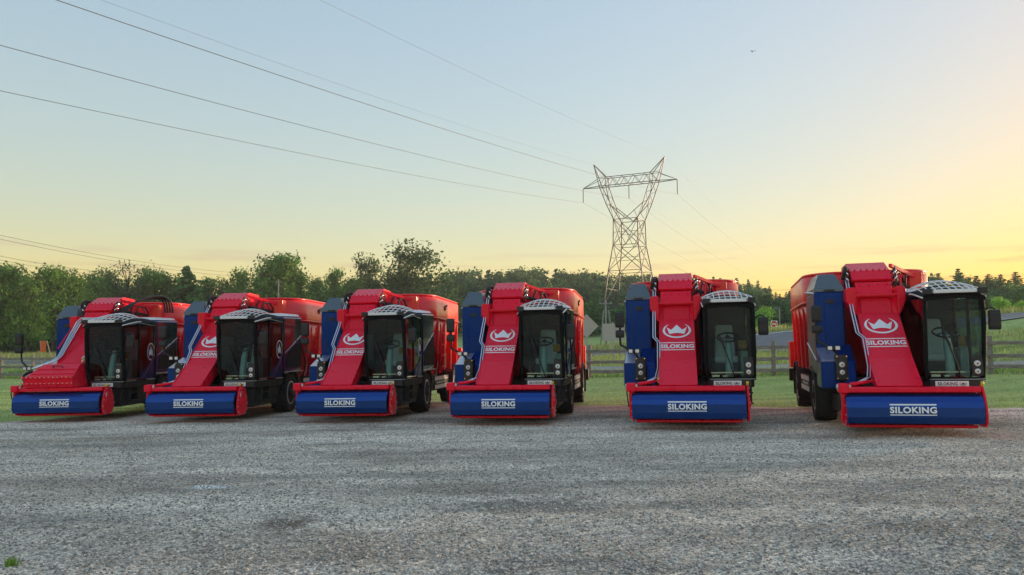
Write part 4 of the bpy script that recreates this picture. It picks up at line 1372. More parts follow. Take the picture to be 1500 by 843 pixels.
    for x in (.385, 1.20):
        mb = MB(); mb.box(x - .065, x + .065, .40, .50, 2.30, 2.39); P(mb, 'roof_lamp', blk, .012, guard)
    for x in (.322, 1.262):
        mb = MB(); mb.tube([(x, float(y), roof_z(x, float(y)) - .035 - .03 * math.sin((y - .5) / .95 * math.pi)) for y in np.linspace(.5, 1.45, 10)], .014, 6); P(mb, 'roof_trim', MATS['white_paint'], 0, roof)
    # right mirror
    mb = MB(); mb.tube(smooth_path([(1.24, .72, 2.0), (1.34, .66, 2.06), (1.42, .66, 2.04), (1.42, .66, 1.95)], 4), .014, 7); ma = P(mb, 'mirror_arm', blk)
    mb = MB(); mb.prism_x([(.60, 1.70), (.58, 1.76), (.58, 1.98), (.61, 2.03), (.68, 2.02), (.70, 1.70)], 1.315, 1.49)
    mr = P(mb, 'mirror', blk, .025)
    mb = MB(); mb.box(1.335, 1.475, .699, .706, 1.72, 2.0); P(mb, 'mirror_glass', MATS['chrome'], 0, mr)

    # ---- engine housing behind the cab
    mb = MB()
    mb.add([(.30, 2.42, 1.02), (1.225, 2.42, .98), (1.225, 3.78, 1.10), (.30, 3.78, 1.10), (.30, 2.42, 2.46), (1.225, 2.42, 2.44), (1.225, 3.78, 2.48), (.30, 3.78, 2.48)],
           [(3, 2, 1, 0), (0, 1, 5, 4), (1, 2, 6, 5), (2, 3, 7, 6), (3, 0, 4, 7), (4, 5, 6, 7)])
    en = P(mb, 'engine_housing', navy, .035)
    mb = MB(); mb.hexa([(.36, 2.44, 2.475), (1.19, 2.44, 2.455), (1.19, 3.72, 2.50), (.36, 3.72, 2.50)], [(.40, 2.50, 2.545), (1.14, 2.50, 2.535), (1.14, 3.68, 2.56), (.40, 3.68, 2.56)])
    P(mb, 'engine_lid', MATS['white_paint'], .015, en)
    mb = MB(); mb.add([(1.2285, 2.52, 1.55), (1.2285, 3.72, 2.02), (1.2285, 3.72, 2.42), (1.2285, 2.52, 2.40)], [(0, 1, 2, 3)]); P(mb, 'gloss_panel', MATS['gloss_black'], 0, en)
    mb = MB(); mb.tube([(1.232, 2.52, 1.53), (1.232, 3.72, 2.00)], .010, 6); P(mb, 'trim_strip', MATS['trim_silver'], 0, en)
    for k in range(11):
        y = 2.66 + k * .10
        zt = 1.50 + (y - 2.52) * .39
        mb = MB(); mb.box(1.222, 1.25, y - .018, y + .018, 1.16, zt - .06); P(mb, 'louvre', blk, .004, en)
    mb = MB(); mb.box(1.20, 1.262, 2.45, 3.80, 1.04, 1.065); P(mb, 'sill_strip', MATS['trim_silver'], .003, en)
    mb = MB()
    for k in range(12):
        a = R(10 + 160 * k / 11); 
    pi_, po_ = [], []
    for k in range(13):
        a = R(160 - 140 * k / 12)
        pi_.append((3.1 + .56 * math.cos(a), .505 + .56 * math.sin(a))); po_.append((3.1 + .585 * math.cos(a), .505 + .585 * math.sin(a)))
    for s in (-1, 1):
        mb = MB(); mb.prism_x(pi_ + po_[::-1], s * 1.0 - .22, s * 1.0 + .22); P(mb, 'mudguard', blk)
    return W

def place(W, x, y, deg, label):
    W.location = (x, y, gzf(x, y) + 0.049)
    nrm = Vector((-0.0089, 0.0139, 1)).normalized()
    q = Vector((0, 0, 1)).rotation_difference(nrm) @ Quaternion((0, 0, 1), R(deg))
    W.rotation_mode = 'QUATERNION'
    W.rotation_quaternion = q
    tag(W, label, 'mixer wagon', 'feed mixer wagons parked in a row')

SPOTS = [
    (-10.627, 18.277, 0.54, 'leftmost wagon of the row, its red loader arm without crown emblem'),
    (-7.144, 17.390, -3.92, 'second red and blue mixer wagon from the left, cab hiding part of its arm emblem'),
    (-3.673, 16.833, -6.36, 'third red and blue mixer wagon from the left, beneath the tall dark trees'),
    (-0.264, 15.652, -9.02, 'fourth red and blue mixer wagon from the left, diamond sign back beside its tub'),
    (3.144, 14.077, -12.16, 'red and blue mixer wagon facing straight ahead, just right below the pylon'),
    (6.402, 12.543, -15.38, 'nearest and largest red and blue mixer wagon at the right end, left flank visible'),
]
proto = make_wagon('logo')
first = make_wagon('bare')
place(first, *SPOTS[0])
for k in range(1, 6):
    w = proto if k == 5 else copy_tree(proto)
    place(w, *SPOTS[k])

# ------------------------------------------------------------ trees
FPX = 1143.7
def ux(u, Y): return (u - 750.0) / FPX * Y
def vz(u, v, Y): return CAM_Z + (500.4 - 0.00686 * (u - 750) - v) / FPX * Y

simple('bark', (0.055, 0.042, 0.032), 0.9, dirt=0.1, scale=12, bump=0.5)

def leaf_cards(cent, size, rg, n_dir=None):
    n = len(cent)
    a = rg.standard_normal((n, 3)); a /= np.linalg.norm(a, axis=1)[:, None]
    b = rg.standard_normal((n, 3)); b -= a * (a * b).sum(1)[:, None]; b /= np.linalg.norm(b, axis=1)[:, None]
    s = size * (0.6 + 0.8 * rg.random(n))[:, None]
    t = (0.45 + 0.3 * rg.random(n))[:, None]
    V = np.stack([cent - a * s, cent + b * s * t, cent + a * s, cent - b * s * t], 1)
    return V.reshape(-1, 3)

def broadleaf(rg, H, Wd, K, per, size, trunk=0.28, tint=(0.108, 0.228, 0.065), spread=0.5, open_=0.0, low=None):
    """crown as leaf clumps in an uneven envelope; returns verts, tints, limb ends"""
    low = trunk if low is None else low
    lobes = []
    for k in range(9):
        a = rg.random() * 6.28; h = rg.random()
        r = Wd * 0.5 * (0.25 + 0.45 * rg.random()) * math.sin(math.pi * (0.18 + 0.75 * h)) ** 0.6
        lobes.append((r * math.cos(a), r * math.sin(a), H * (low + (0.93 - low) * h), Wd * (0.16 + 0.14 * rg.random())))
    lobes.append((0, 0, H * 0.86, Wd * 0.17)); lobes.append((0, 0, H * 0.6, Wd * 0.3))
    cs = []
    while len(cs) < K:
        l = lobes[rg.integers(len(lobes))]
        d = rg.standard_normal(3); d /= np.linalg.norm(d)
        r = l[3] * (0.55 + 0.5 * rg.random())
        p = np.array([l[0] + d[0] * r, l[1] + d[1] * r, l[2] + d[2] * r * 0.85])
        if p[2] < H * low * 0.8 or p[2] > H: continue
        cs.append(p)
    cs = np.array(cs)
    cen = np.repeat(cs, per, axis=0) + rg.standard_normal((K * per, 3)) * np.array([1, 1, .7]) * (Wd * 0.055 * (1 + spread * rg.random((K * per, 1))))
    V = leaf_cards(cen, size, rg)
    sh = np.repeat(0.65 + 0.75 * rg.random(K), per) * (0.8 + 0.4 * rg.random(K * per))
    yel = np.repeat(rg.random(K) ** 2, per)
    c = np.array(tint)[None] * sh[:, None]
    c = c * (1 + yel[:, None] * np.array([0.45, 0.25, -0.1])[None])
    cols = np.concatenate([c, np.ones((len(c), 1))], 1)
    return V, np.repeat(cols, 4, axis=0), cs

def conifer(rg, H, Wd, tiers, size, tint=(0.077, 0.185, 0.070), low=0.08, irr=0.25):
    cen, shl = [], []
    for t in range(tiers):
        f = t / (tiers - 1)
        z = H * (low + (0.97 - low) * f)
        rad = Wd * 0.5 * (1 - f) ** 0.8 * (1 + irr * (rg.random() - .5) * 2) + 0.12
        nb = max(4, int(9 * (1 - f) + 4))
        for b in range(nb):
            a = 6.283 * (b + rg.random()) / nb
            L = rad * (0.7 + 0.5 * rg.random())
            m = max(3, int(L / (size * 0.42)))
            s_ = 0.65 + 0.7 * rg.random()
            for k in range(m):
                q = (k + 1) / m
                cen.append((L * q * math.cos(a) + rg.normal() * size * .3, L * q * math.sin(a) + rg.normal() * size * .3, z - 0.22 * L * q + 0.10 * L * q * q + rg.normal() * size * .25))
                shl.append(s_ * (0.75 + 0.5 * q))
    cen = np.array(cen); cen = np.repeat(cen, 2, axis=0) + rg.standard_normal((2 * len(cen), 3)) * size * .25
    V = leaf_cards(cen, size, rg)
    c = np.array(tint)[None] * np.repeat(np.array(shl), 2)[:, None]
    cols = np.concatenate([c, np.ones((len(c), 1))], 1)
    return V, np.repeat(cols, 4, axis=0), None

def tree_proto(kind, seed, **kw):
    rg = np.random.default_rng(seed)
    H = kw.pop('H', 10.0)
    if kind == 'conifer':
        V, C, cs = conifer(rg, H, **kw)
    else:
        V, C, cs = broadleaf(rg, H, **kw)
    F = np.arange(len(V)).reshape(-1, 4)
    crown = fast_mesh('crown', V, F, M_LEAF, C)
    mb = MB()
    r0 = H * 0.018
    top = H * (0.95 if kind == 'conifer' else 0.72)
    pts = [(rg.normal() * .02 * H * k / 6, rg.normal() * .02 * H * k / 6, -0.3 + (top + .3) * k / 6) for k in range(7)]
    mb.tube(pts, [r0 * (1.25 - 1.1 * k / 6) for k in range(7)], 8)
    if cs is not None:
        for k in rg.choice(len(cs), min(16, len(cs)), replace=False):
            p = cs[k]
            z0 = max(H * .2, p[2] - H * .22)
            mb.tube([(0, 0, z0), (p[0] * .5, p[1] * .5, lerp(z0, p[2], .6)), tuple(p)], [r0 * .5, r0 * .3, r0 * .1], 5)
    o = mb.build('trunk', MATS['bark'])
    trunk = o.data
    bpy.data.objects.remove(o)
    return crown, trunk

BL = {
    'round': [tree_proto('broad', 21, K=230, per=22, size=.17, Wd=7.5), tree_proto('broad', 22, K=230, per=22, size=.17, Wd=7.0), tree_proto('broad', 23, K=230, per=22, size=.17, Wd=8.5, tint=(0.123, 0.244, 0.077))],
    'olive': [tree_proto('broad', 31, K=230, per=22, size=.17, Wd=6.0, tint=(0.144, 0.270, 0.065), low=.18), tree_proto('broad', 32, K=230, per=22, size=.17, Wd=6.5, tint=(0.134, 0.270, 0.070), low=.2)],
    'dark': [tree_proto('broad', 41, K=250, per=24, size=.16, Wd=8.2, tint=(0.057, 0.118, 0.050), low=.16, spread=.2)],
    'sparse': [tree_proto('broad', 51, K=46, per=15, size=.15, Wd=9.0, tint=(0.071, 0.136, 0.070), low=.55, trunk=.5, spread=.1)],
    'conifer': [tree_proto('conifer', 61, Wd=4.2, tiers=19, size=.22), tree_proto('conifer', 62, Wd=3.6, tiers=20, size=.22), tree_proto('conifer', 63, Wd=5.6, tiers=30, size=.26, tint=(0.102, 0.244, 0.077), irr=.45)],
    'shrub': [tree_proto('broad', 71, H=10, K=120, per=20, size=.36, Wd=15, tint=(0.175, 0.389, 0.077), low=.05, trunk=.1)],
}
def plant_tree(name, label, cat, kind, idx, u, vtop, Y, wide=1.0, group=None, base=None):
    x = ux(u, Y)
    zb = gzf(x, Y) if base is None else base
    h = max(1.0, vz(u, vtop, Y) - zb)
    cr, tk = BL[kind][idx]
    root = empty(name, (x, Y, zb), rnd.uniform(0, 6.28))
    s = h / 10.0
    root.scale = (s * wide, s * wide, s)
    a = bpy.data.objects.new('crown', cr); COL.objects.link(a); a.parent = root
    b = bpy.data.objects.new('trunk', tk); COL.objects.link(b); b.parent = root
    tag(root, label, cat, group)
    return root

ORD = ['leftmost', 'second', 'third', 'fourth', 'fifth', 'sixth', 'seventh', 'eighth', 'ninth', 'tenth', 'eleventh', 'twelfth']
def nth(k, what): return ('leftmost ' + what) if k == 0 else (ORD[k] + ' from the left of ' + what)
ROW = 'broadleaf trees in the left-hand row'
for q, (u, v, Y, k, i, w) in enumerate(((-25, 390, 92, 'olive', 0, 1.1), (8, 390, 95, 'olive', 1, .85), (42, 405, 93, 'olive', 0, 1.0), (78, 393, 96, 'olive', 1, .9), (108, 404, 98, 'olive', 0, .95))):
    plant_tree('broadleaf_tree', ('leftmost' if q == 0 else ORD[q] + ' from the left') + ' of the olive green trees beside the leftmost wagon', 'tree', k, i, u, v, Y, w, 'olive trees at the far left')
for q, (u, v, Y, k, i, w) in enumerate(((132, 407, 104, 'round', 0, .8), (158, 397, 110, 'round', 1, .75), (208, 392, 112, 'round', 2, .7), (234, 401, 112, 'olive', 1, .9), (300, 410, 118, 'round', 0, .8), (330, 411, 120, 'round', 1, .8), (352, 397, 118, 'olive', 0, .8), (378, 390, 116, 'round', 2, .65), (436, 400, 120, 'olive', 1, .9), (462, 411, 124, 'round', 0, .8), (488, 396, 126, 'olive', 0, .8), (514, 408, 128, 'round', 1, .8))):
    plant_tree('broadleaf_tree', ('leftmost' if q == 0 else ORD[q] + ' from the left') + ' of the rounded mid green trees behind the left wagons', 'tree', k, i, u, v, Y, w, ROW)
plant_tree('sparse_tree', 'thin flat-topped tree with open branches above the leftmost wagon', 'tree', 'sparse', 0, 186, 385, 108, .75)
plant_tree('pine_tree', 'dense pointed pine standing over the second wagon', 'tree', 'conifer', 2, 272, 389, 112, 1.45)
plant_tree('broadleaf_tree', 'tall full tree left of the two dark trees, above the third wagon', 'tree', 'olive', 1, 405, 374, 114, .95)
plant_tree('broadleaf_tree', 'smaller of two dark round-headed trees against the yellow sky', 'tree', 'dark', 0, 538, 376, 135, .75)
plant_tree('broadleaf_tree', 'tallest dark broad tree rising above the wood behind the third wagon', 'tree', 'dark', 0, 602, 360, 130, 1.25)
for q, (u, v, Y, i, w) in enumerate(((1350, 397, 172, 0, 1.9), (1376, 400, 168, 1, 2.1), (1406, 393, 160, 0, 1.7), (1432, 404, 158, 1, 2.2), (1450, 401, 156, 0, 2.0), (1468, 402, 152, 1, 2.2), (1490, 398, 150, 0, 2.0), (1516, 400, 150, 1, 2.0))):
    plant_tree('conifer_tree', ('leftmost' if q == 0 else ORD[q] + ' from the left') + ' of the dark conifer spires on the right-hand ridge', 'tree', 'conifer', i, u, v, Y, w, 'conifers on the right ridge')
for q, (u, v, Y, i, w) in enumerate(((1046, 405, 228, 0, 1.2), (1056, 407, 226, 1, 1.2), (1080, 407, 224, 1, 1.3), (1097, 409, 226, 0, 1.2), (1111, 411, 222, 1, 1.2), (1128, 419, 222, 0, 1.2))):
    plant_tree('conifer_tree', ('leftmost' if q == 0 else ORD[q] + ' from the left') + ' of the small conifer tips on the slope between the right-hand wagons', 'tree', 'conifer', i, u, v, Y, w, 'conifers on the middle slope')
plant_tree('shrub', 'bright green rounded shrub beyond the road at the right edge', 'shrub', 'shrub', 0, 1463, 436, 72, .8)
plant_tree('shrub', 'lower bright green shrub at the very right edge of the picture', 'shrub', 'shrub', 0, 1496, 443, 70, .8)
plant_tree('shrub', 'low green shrub beyond the road beside the street lamp', 'shrub', 'shrub', 0, 1118, 452, 84, .8)

# the wood behind, one mass nobody could count
def wood():
    rg = np.random.default_rng(99)
    tl_u = [-120, 150, 330, 470, 640, 700, 760, 800, 860, 1000, 1040, 1100, 1140, 1200, 1330, 1400, 1440, 1500, 1650]
    tl_v = [409, 418, 420, 414, 399, 391, 390, 392, 398, 401, 407, 415, 423, 418, 399, 402, 404, 405, 400]
    tmpl = []
    for k in range(5):
        r2 = np.random.default_rng(200 + k)
        tmpl.append(broadleaf(r2, 10.0, 7.0 + r2.random() * 2, 64, 15, .30, tint=(0.113, 0.219, 0.086), low=.1)[:2])
    tmpc = []
    for k in range(3):
        r2 = np.random.default_rng(300 + k)
        tmpc.append(conifer(r2, 10.0, 4.6, 11, .36)[:2])
    VV, CC = [], []
    def put(u, v, Y, con, tone, wide=1.0):
        x = ux(u, Y); zb = gzf(x, Y)
        h = max(3.0, vz(u, v, Y) - zb)
        V, C = (tmpc if con else tmpl)[rg.integers(3 if con else 5)]
        a = rg.random() * 6.28; c, s = math.cos(a), math.sin(a)
        sx = (0.75 + 0.4 * rg.random()) * wide * max(h, 6.5) / 10
        P_ = np.stack([(V[:, 0] * c - V[:, 1] * s) * sx + x, (V[:, 0] * s + V[:, 1] * c) * sx + Y, V[:, 2] * h / 10 + zb], 1)
        VV.append(P_)
        t = np.array(tone) * (0.7 + 0.6 * rg.random())
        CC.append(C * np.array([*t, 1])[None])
    for k in range(520):
        u = -110 + 1740 * rg.random()
        v = np.interp(u, tl_u, tl_v)
        right = u > 1240
        mid = 470 < u <= 1240
        row = rg.random()
        if mid:
            Y = 235 - 75 * row
        elif right:
            Y = 185 - 50 * row
        else:
            Y = 160 - 50 * row
        v2 = v + row ** 1.5 * 26 + abs(rg.normal()) * 3.0
        con = rg.random() < (0.55 if (u > 1040) else (0.12 if mid else 0.3))
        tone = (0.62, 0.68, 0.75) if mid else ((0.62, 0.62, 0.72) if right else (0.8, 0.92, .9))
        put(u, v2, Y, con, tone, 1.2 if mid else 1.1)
    # understorey closing the foot of the wood
    for k in range(190):
        u = -110 + 1740 * rg.random()
        if u < 500: Y, v = 100 + 12 * rg.random(), 470 + 26 * rg.random()
        elif u < 1240: Y, v = 128 + 25 * rg.random(), 440 + 26 * rg.random()
        else: Y, v = 118 + 22 * rg.random(), 430 + 18 * rg.random()
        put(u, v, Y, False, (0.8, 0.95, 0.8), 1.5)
    # fuller, darker band on the slopes right of the pylon
    for k in range(130):
        u = 985 + 640 * rg.random()
        v0 = np.interp(u, tl_u, tl_v)
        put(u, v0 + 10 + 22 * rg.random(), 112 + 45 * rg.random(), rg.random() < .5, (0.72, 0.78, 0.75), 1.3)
    V = np.concatenate(VV); C = np.concatenate(CC)
    me = fast_mesh('distant_wood', V, np.arange(len(V)).reshape(-1, 4), M_LEAF, C)
    o = bpy.data.objects.new('distant_wood', me); COL.objects.link(o)
    tag(o, 'dark green wood covering the rise behind the road', 'wood', kind='stuff')
wood()

# ------------------------------------------------------------ lattice pylon
ANG = 27.0
AV = Vector((math.cos(R(ANG)), -math.sin(R(ANG)), 0))
LV = Vector((math.sin(R(ANG)), math.cos(R(ANG)), 0))
TC = Vector((23.755, 156.0, 0))
def pylon():
    zb = gzf(TC.x, TC.y)
    root = empty('power_pylon', (TC.x, TC.y, zb), -R(ANG))
    tag(root, 'steel lattice power pylon with two horns above the trees', 'pylon')
    Z = lambda z: z - zb
    st = MATS['tower_steel']
    def bar(name, a, b, w=.16, par=root):
        mb = MB(); mb.cyl(a, b, w * .5, n=4, smooth=False)
        return mb.build(name, st, par)
    def corners(h, z, hb=None):
        hb = h if hb is None else hb
        return [Vector((sx * h, sy * hb, Z(z))) for sx, sy in ((-1, -1), (1, -1), (1, 1), (-1, 1))]
    levels = [(4.9, zb - .3), (4.2, 8.5), (3.4, 15.5), (2.6, 20.7), (2.5, 25.9)]
    cs = [corners(h, z) for h, z in levels]
    for i in range(4):
        for k in range(len(cs) - 1): bar('leg', cs[k][i], cs[k + 1][i], .28)
    for k in range(len(cs) - 1):
        for i in range(4):
            j = (i + 1) % 4
            bar('brace', cs[k][i], cs[k + 1][j], .16); bar('brace', cs[k][j], cs[k + 1][i], .16)
            if k > 0: bar('brace', cs[k][i], cs[k][j], .15)
            # secondary bracing
            m0 = (cs[k][i] + cs[k + 1][i]) / 2; m1 = (cs[k][j] + cs[k + 1][j]) / 2; mc = (m0 + m1) / 2
            if k in (1, 2, 3):
                bar('brace', m0, m1, .10)
    for i in range(4): bar('brace', cs[-1][i], cs[-1][(i + 1) % 4], .16)
    # horned upper frame on both sides
    for s in (-1, 1):
        outer, inner = [], []
        for sy in (-1, 1):
            o0 = Vector((s * 2.5, sy * 2.5, Z(25.9))); o1 = Vector((s * 4.3, sy * 1.7, Z(29.3))); o2 = Vector((s * 6.0, sy * 1.0, Z(33.2))); tip = Vector((s * 7.5, 0, Z(38.0)))
            for a, b in ((o0, o1), (o1, o2), (o2, tip)): bar('horn_leg', a, b, .2)
            i0 = Vector((0, sy * 2.5, Z(26.0))); i1 = Vector((s * 3.4, sy * 1.7, Z(29.0))); i2 = Vector((s * 4.6, sy * 1.0, Z(33.2))); i3 = Vector((s * 4.7, sy * .8, Z(35.0)))
            for a, b in ((i0, i1), (i1, i2), (i2, i3), (i3, tip)): bar('horn_leg', a, b, .18)
            for a, b in ((o0, i1), (o1, i1), (o1, lerp(i1, i2, .5)), (lerp(o1, o2, .5), lerp(i1, i2, .5)), (lerp(o1, o2, .5), i2), (o2, i2), (o2, i3), (lerp(o2, tip, .4), i3), (o0, lerp(i0, i1, .5)), (lerp(o0, o1, .5), i1)):
                bar('brace', a, b, .11)
            outer.append((o0, o1, o2)); inner.append((i0, i1, i2, i3))
            # arm end
            e = Vector((s * 9.9, 0, Z(33.2)))
            bar('cross_arm', o2, e, .18); bar('cross_arm', lerp(o2, tip, .32), e, .13)
            # crown bracing of the waist
            bar('brace', Vector((s * 2.5, sy * 2.5, Z(25.9))), Vector((0, sy * 2.5, Z(20.7))), .12)
        for a, b in zip(outer[0], outer[1]): bar('brace', a, b, .11)
        for a, b in zip(inner[0], inner[1]): bar('brace', a, b, .11)
    # bridge truss between the horns
    for sy in (-1, 1):
        bar('cross_arm', (-6.0, sy, Z(33.2)), (6.0, sy, Z(33.2)), .18)
        bar('cross_arm', (-4.7, sy * .8, Z(35.0)), (4.7, sy * .8, Z(35.0)), .16)
        n = 8
        for k in range(n):
            x0 = -4.7 + 9.4 * k / n; x1 = -4.7 + 9.4 * (k + 1) / n
            a, b = (33.2, 35.0) if k % 2 == 0 else (35.0, 33.2)
            bar('brace', (x0, sy * (1 if a < 34 else .8), Z(a)), (x1, sy * (1 if b < 34 else .8), Z(b)), .11)
    for k in range(6):
        x = -4.7 + 9.4 * k / 5
        bar('brace', (x, -1, Z(33.2)), (x, 1, Z(33.2)), .10)
    # insulator strings
    for x in (-9.9, 0, 9.9):
        mb = MB()
        prof = []
        for k in range(16):
            z = 33.1 - k * .18
            prof += [(.05, z), (.15, z - .05), (.05, z - .10)]
        mb.rings([[(x + r * math.cos(2 * math.pi * i / 8), r * math.sin(2 * math.pi * i / 8), Z(z)) for i in range(8)] for r, z in prof], True, True)
        mb.build('insulator', st, root)
pylon()

def cable(label, off, z0, b1, b2, f1, f2, r, t0=-170, t1=190):
    pts = []
    for k in range(90):
        t = t0 + (t1 - t0) * k / 89
        if k and pts and (t0 + (t1 - t0) * (k - 1) / 89) < 0 < t: pts.append(TC + AV * off + Vector((0, 0, z0)))
        z = z0 + (b1 * t + b2 * t * t if t < 0 else f1 * t + f2 * t * t)
        pts.append(TC + AV * off + LV * t + Vector((0, 0, z)))
    # thicker near the camera only by perspective
    o = pts[0].copy()
    mb = MB(); mb.tube([p - o for p in pts], r, 5)
    ob = mb.build('power_line', MATS['wire_metal'])
    ob.location = o
    tag(ob, label, 'cable', 'overhead lines carried by the pylon')
cable('dark power line hanging from the right insulator of the pylon', 9.9, 30.2, .11104, .00023, -.0742, .00026, .023)
cable('power line hanging from the middle insulator of the pylon', 0, 30.25, .1115, .00024, -.0717, .00019, .023)
cable('lowest power line, hanging from the left insulator of the pylon', -9.9, 30.25, .1071, .0002, -.0523, 0.0, .023)
cable('thin earth wire running from the left horn of the pylon', -7.5, 38.06, .1053, .00024, -.085, .0003, .011)
cable('thin earth wire running from the right horn of the pylon', 7.5, 38.04, .1073, .00025, -.085, .0003, .011)

def wire(label, a, b, sag, r=.012, group='small roadside wires'):
    a, b = Vector(a), Vector(b)
    pts = []
    for k in range(31):
        t = k / 30
        p = a.lerp(b, t); p.z -= sag * 4 * t * (1 - t)
        pts.append(p - a)
    mb = MB(); mb.tube(pts, r, 5)
    o = mb.build('roadside_wire', MATS['wire_metal']); o.location = a
    tag(o, label, 'cable', group)
for (v0, v1, lab) in ((342, 399, 'upper of the two high thin wires sloping down at the left edge'), (348, 404, 'lower of the two high thin wires sloping down at the left edge'), (371, 400, 'upper of the two low thin wires at the left edge'), (377, 405, 'lower of the two low thin wires at the left edge')):
    u1 = 335 if v0 < 360 else 200
    wire(lab, (ux(-60, 60), 60, vz(-60, v0 - (10 if v0 < 360 else 8), 60)), (ux(u1, 108), 108, vz(u1, v1, 108)), .5, .016)
wire('thin wire sagging across the wooded slope beside the street lamp', (ux(985, 120), 120, vz(985, 388, 120)), (ux(1215, 66), 66, vz(1215, 420, 66)), 1.6, .016)

# ------------------------------------------------------------ signs and poles beyond the fence
def sign_post(root, x0, x1, z0, z1, mat='sign_back'):
    mb = MB(); mb.box(x0, x1, -.03, .03, z0, z1); return mb.build('post', MATS[mat], root, bevel=.006)
# diamond sign seen from behind
Y = 39.0; x = ux(858.5, Y); zg = gzf(x, Y)
r_ = empty('road_sign', (x, Y, zg)); tag(r_, 'grey back of a diamond road sign beside the fourth wagon tub', 'sign')
zc = vz(858.5, 478, Y) - zg
sign_post(r_, -.05, .05, -.3, zc + .45)
mb = MB()
h_ = .60
dm = [(0, -h_), (h_, 0), (0, h_), (-h_, 0)]
mb.add([(a, -.04, zc + b) for a, b in dm] + [(a, -.052, zc + b) for a, b in dm], [(0, 1, 2, 3), (7, 6, 5, 4), (0, 4, 5, 1), (1, 5, 6, 2), (2, 6, 7, 3), (3, 7, 4, 0)])
mb.build('panel', MATS['sign_back'], r_)
# two-part rectangular sign from behind
Y = 46.0; x = ux(897.5, Y); zg = gzf(x, Y)
r_ = empty('road_sign', (x, Y, zg)); tag(r_, 'grey back of a wide rectangular road sign left of the straight-facing wagon', 'sign')
z0, z1 = vz(897, 500, Y) - zg, vz(897, 474, Y) - zg
sign_post(r_, -.06, .02, -.3, z1 + .05); sign_post(r_, .42, .49, -.3, z1)
mb = MB(); mb.box(-.64, .10, -.055, -.035, z0, z1 - .02); mb.build('panel', MATS['sign_back'], r_, bevel=.004)
mb = MB(); mb.box(.125, .68, -.055, -.035, z0 + .02, z1 - .06); mb.build('panel', MATS['sign_back'], r_, bevel=.004)
mb = MB(); mb.box(-.62, .66, -.033, -.01, (z0 + z1) / 2 - .03, (z0 + z1) / 2 + .02); mb.build('stiffener', MATS['sign_back'], r_)
# orange works sign on trestle legs at the left
Y = 48.0; x = ux(65, Y); zg = gzf(x, Y)
r_ = empty('works_sign', (x, Y, zg)); tag(r_, 'small orange works sign on splayed pale legs behind the fence at far left', 'sign')
z0, z1 = vz(65, 516, Y) - zg, vz(65, 500, Y) - zg
mb = MB(); mb.box(-.17, .17, -.04, -.02, z0, z1); mb.build('panel', MATS['sign_orange'], r_, bevel=.004)
for a, b in ((-.20, -.10), (.20, .62)):
    mb = MB(); mb.cyl((b, .1 if b < 0 else .3, -.2), (a, -.03, z1 + .03), .032, n=6); mb.build('leg', MATS['pale_wood'], r_)
# red and white sign by the road
Y = 68.0; x = ux(1133, Y); zg = gzf(x, Y)
r_ = empty('no_entry_sign', (x, Y, zg)); tag(r_, 'small red and white no entry sign beside the road, right of the mirror', 'sign')
zc = vz(1133, 475, Y) - zg
sign_post(r_, -.03, .03, -.3, zc + .2)
mb = MB(); mb.box(-.29, .29, -.05, -.035, zc - .29, zc + .29); pn = mb.build('panel', MATS['white_paint'], r_, bevel=.006)
mb = MB()
n = 24
mb.add([(.26 * math.cos(2 * math.pi * k / n), -.054, zc + .26 * math.sin(2 * math.pi * k / n)) for k in range(n)], [tuple(range(n))]); mb.build('disc', MATS['sign_red'], pn)
mb = MB(); mb.add([(-.19, -.058, zc - .05), (.19, -.058, zc - .05), (.19, -.058, zc + .05), (-.19, -.058, zc + .05)], [(0, 1, 2, 3)]); mb.build('bar', MATS['white_paint'], pn)
# street lamp
Y = 86.0; x = ux(1141.5, Y); zg = gzf(x, Y)
r_ = empty('street_lamp', (x, Y, zg)); tag(r_, 'thin grey street lamp pole on the slope between the two right wagons', 'street lamp')
zt = vz(1141, 450, Y) - zg
mb = MB(); mb.cyl((0, 0, -.3), (0, 0, zt), .08, .05, n=8); mb.build('pole', MATS['pole_grey'], r_)
mb = MB(); mb.cyl((0, 0, zt - .25), (-.38, 0, zt - .12), .03, n=6); mb.build('arm', MATS['pole_grey'], r_)
mb = MB(); mb.box(-.55, -.3, -.07, .07, zt - .16, zt - .08); mb.build('lamp_head', MATS['sign_back'], r_, bevel=.02)
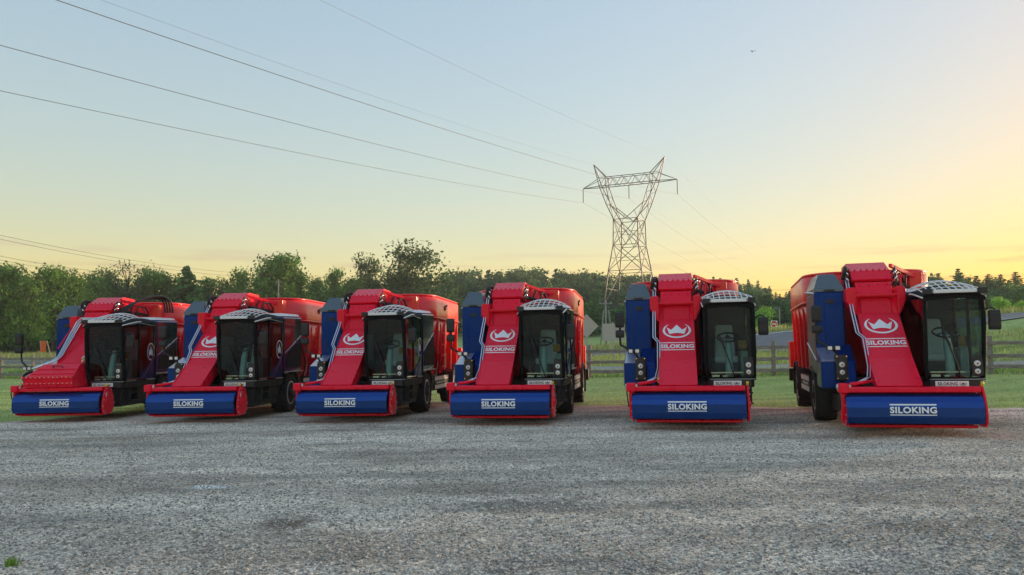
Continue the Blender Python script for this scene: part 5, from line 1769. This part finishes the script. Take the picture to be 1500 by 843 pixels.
# utility pole with braces under the pylon
Y = 98.0; x = ux(887, Y); zg = gzf(x, Y)
r_ = empty('utility_pole', (x, Y, zg)); tag(r_, 'grey utility pole with leaning braces below the pylon', 'pole')
zt = vz(887, 440, Y) - zg
mb = MB(); mb.cyl((0, 0, -.3), (0, 0, zt), .13, .09, n=8); mb.build('pole', MATS['pole_grey'], r_)
for bx_, tx in ((1.0, .35), (-.75, -.25)):
    mb = MB(); mb.cyl((bx_, 0, -.3), (tx, 0, zt * .78), .07, n=6); mb.build('brace', MATS['pole_grey'], r_)
mb = MB(); mb.box(-.8, .8, -.07, .07, zt - .5, zt - .38); mb.build('cross_arm', MATS['pole_grey'], r_)
for a in (-.7, 0, .7):
    mb = MB(); mb.cyl((a, 0, zt - .38), (a, 0, zt - .2), .04, n=6); mb.build('insulator', MATS['sign_back'], r_)
# pole showing through the trees on the left
Y = 104.0; x = ux(407, Y); zg = gzf(x, Y)
r_ = empty('utility_pole', (x, Y, zg)); tag(r_, 'pale slim utility pole in front of the tall full tree', 'pole')
zt = vz(407, 410, Y) - zg
mb = MB(); mb.cyl((0, 0, -.3), (0, 0, zt), .10, .07, n=8); mb.build('pole', MATS['pole_grey'], r_)
mb = MB(); mb.box(-.5, .5, -.05, .05, zt - .4, zt - .3); mb.build('cross_arm', MATS['pole_grey'], r_)
# bird high in the sky
Y = 70.0
mb = MB()
mb.tube([(-.02, .16, 0), (0, .06, .01), (0, -.06, .01), (0, -.18, 0)], [.01, .05, .045, .015], 6)
for s in (-1, 1):
    mb.add([(0, .07, .02), (s * .16, .06, .09), (s * .34, -.02, .05), (s * .16, -.07, .075), (0, -.06, .02)], [(0, 1, 2, 3, 4)])
b_ = mb.build('bird', MATS['decal_dark']); b_.location = (ux(1113, Y), Y, vz(1113, 67, Y))
tag(b_, 'tiny dark bird high in the sky right of the pylon', 'bird')

# ------------------------------------------------------------ evening air
mb = MB(); mb.box(-905, 905, -65, 1410, -4.0, 41.0)
hz_o = mb.build('haze', bpy.data.materials.new('haze_air'), kind='stuff')
hm = hz_o.data.materials[0]; hm.use_nodes = True
hm.node_tree.nodes.clear()
ho = hm.node_tree.nodes.new('ShaderNodeOutputMaterial')
hv = hm.node_tree.nodes.new('ShaderNodeVolumePrincipled')
hv.inputs['Color'].default_value = (0.92, 0.93, 0.95, 1)
hv.inputs['Density'].default_value = 0.0004
hm.node_tree.links.new(hv.outputs[0], ho.inputs['Volume'])
tag(hz_o, 'thin pale evening haze over the far trees', 'haze')
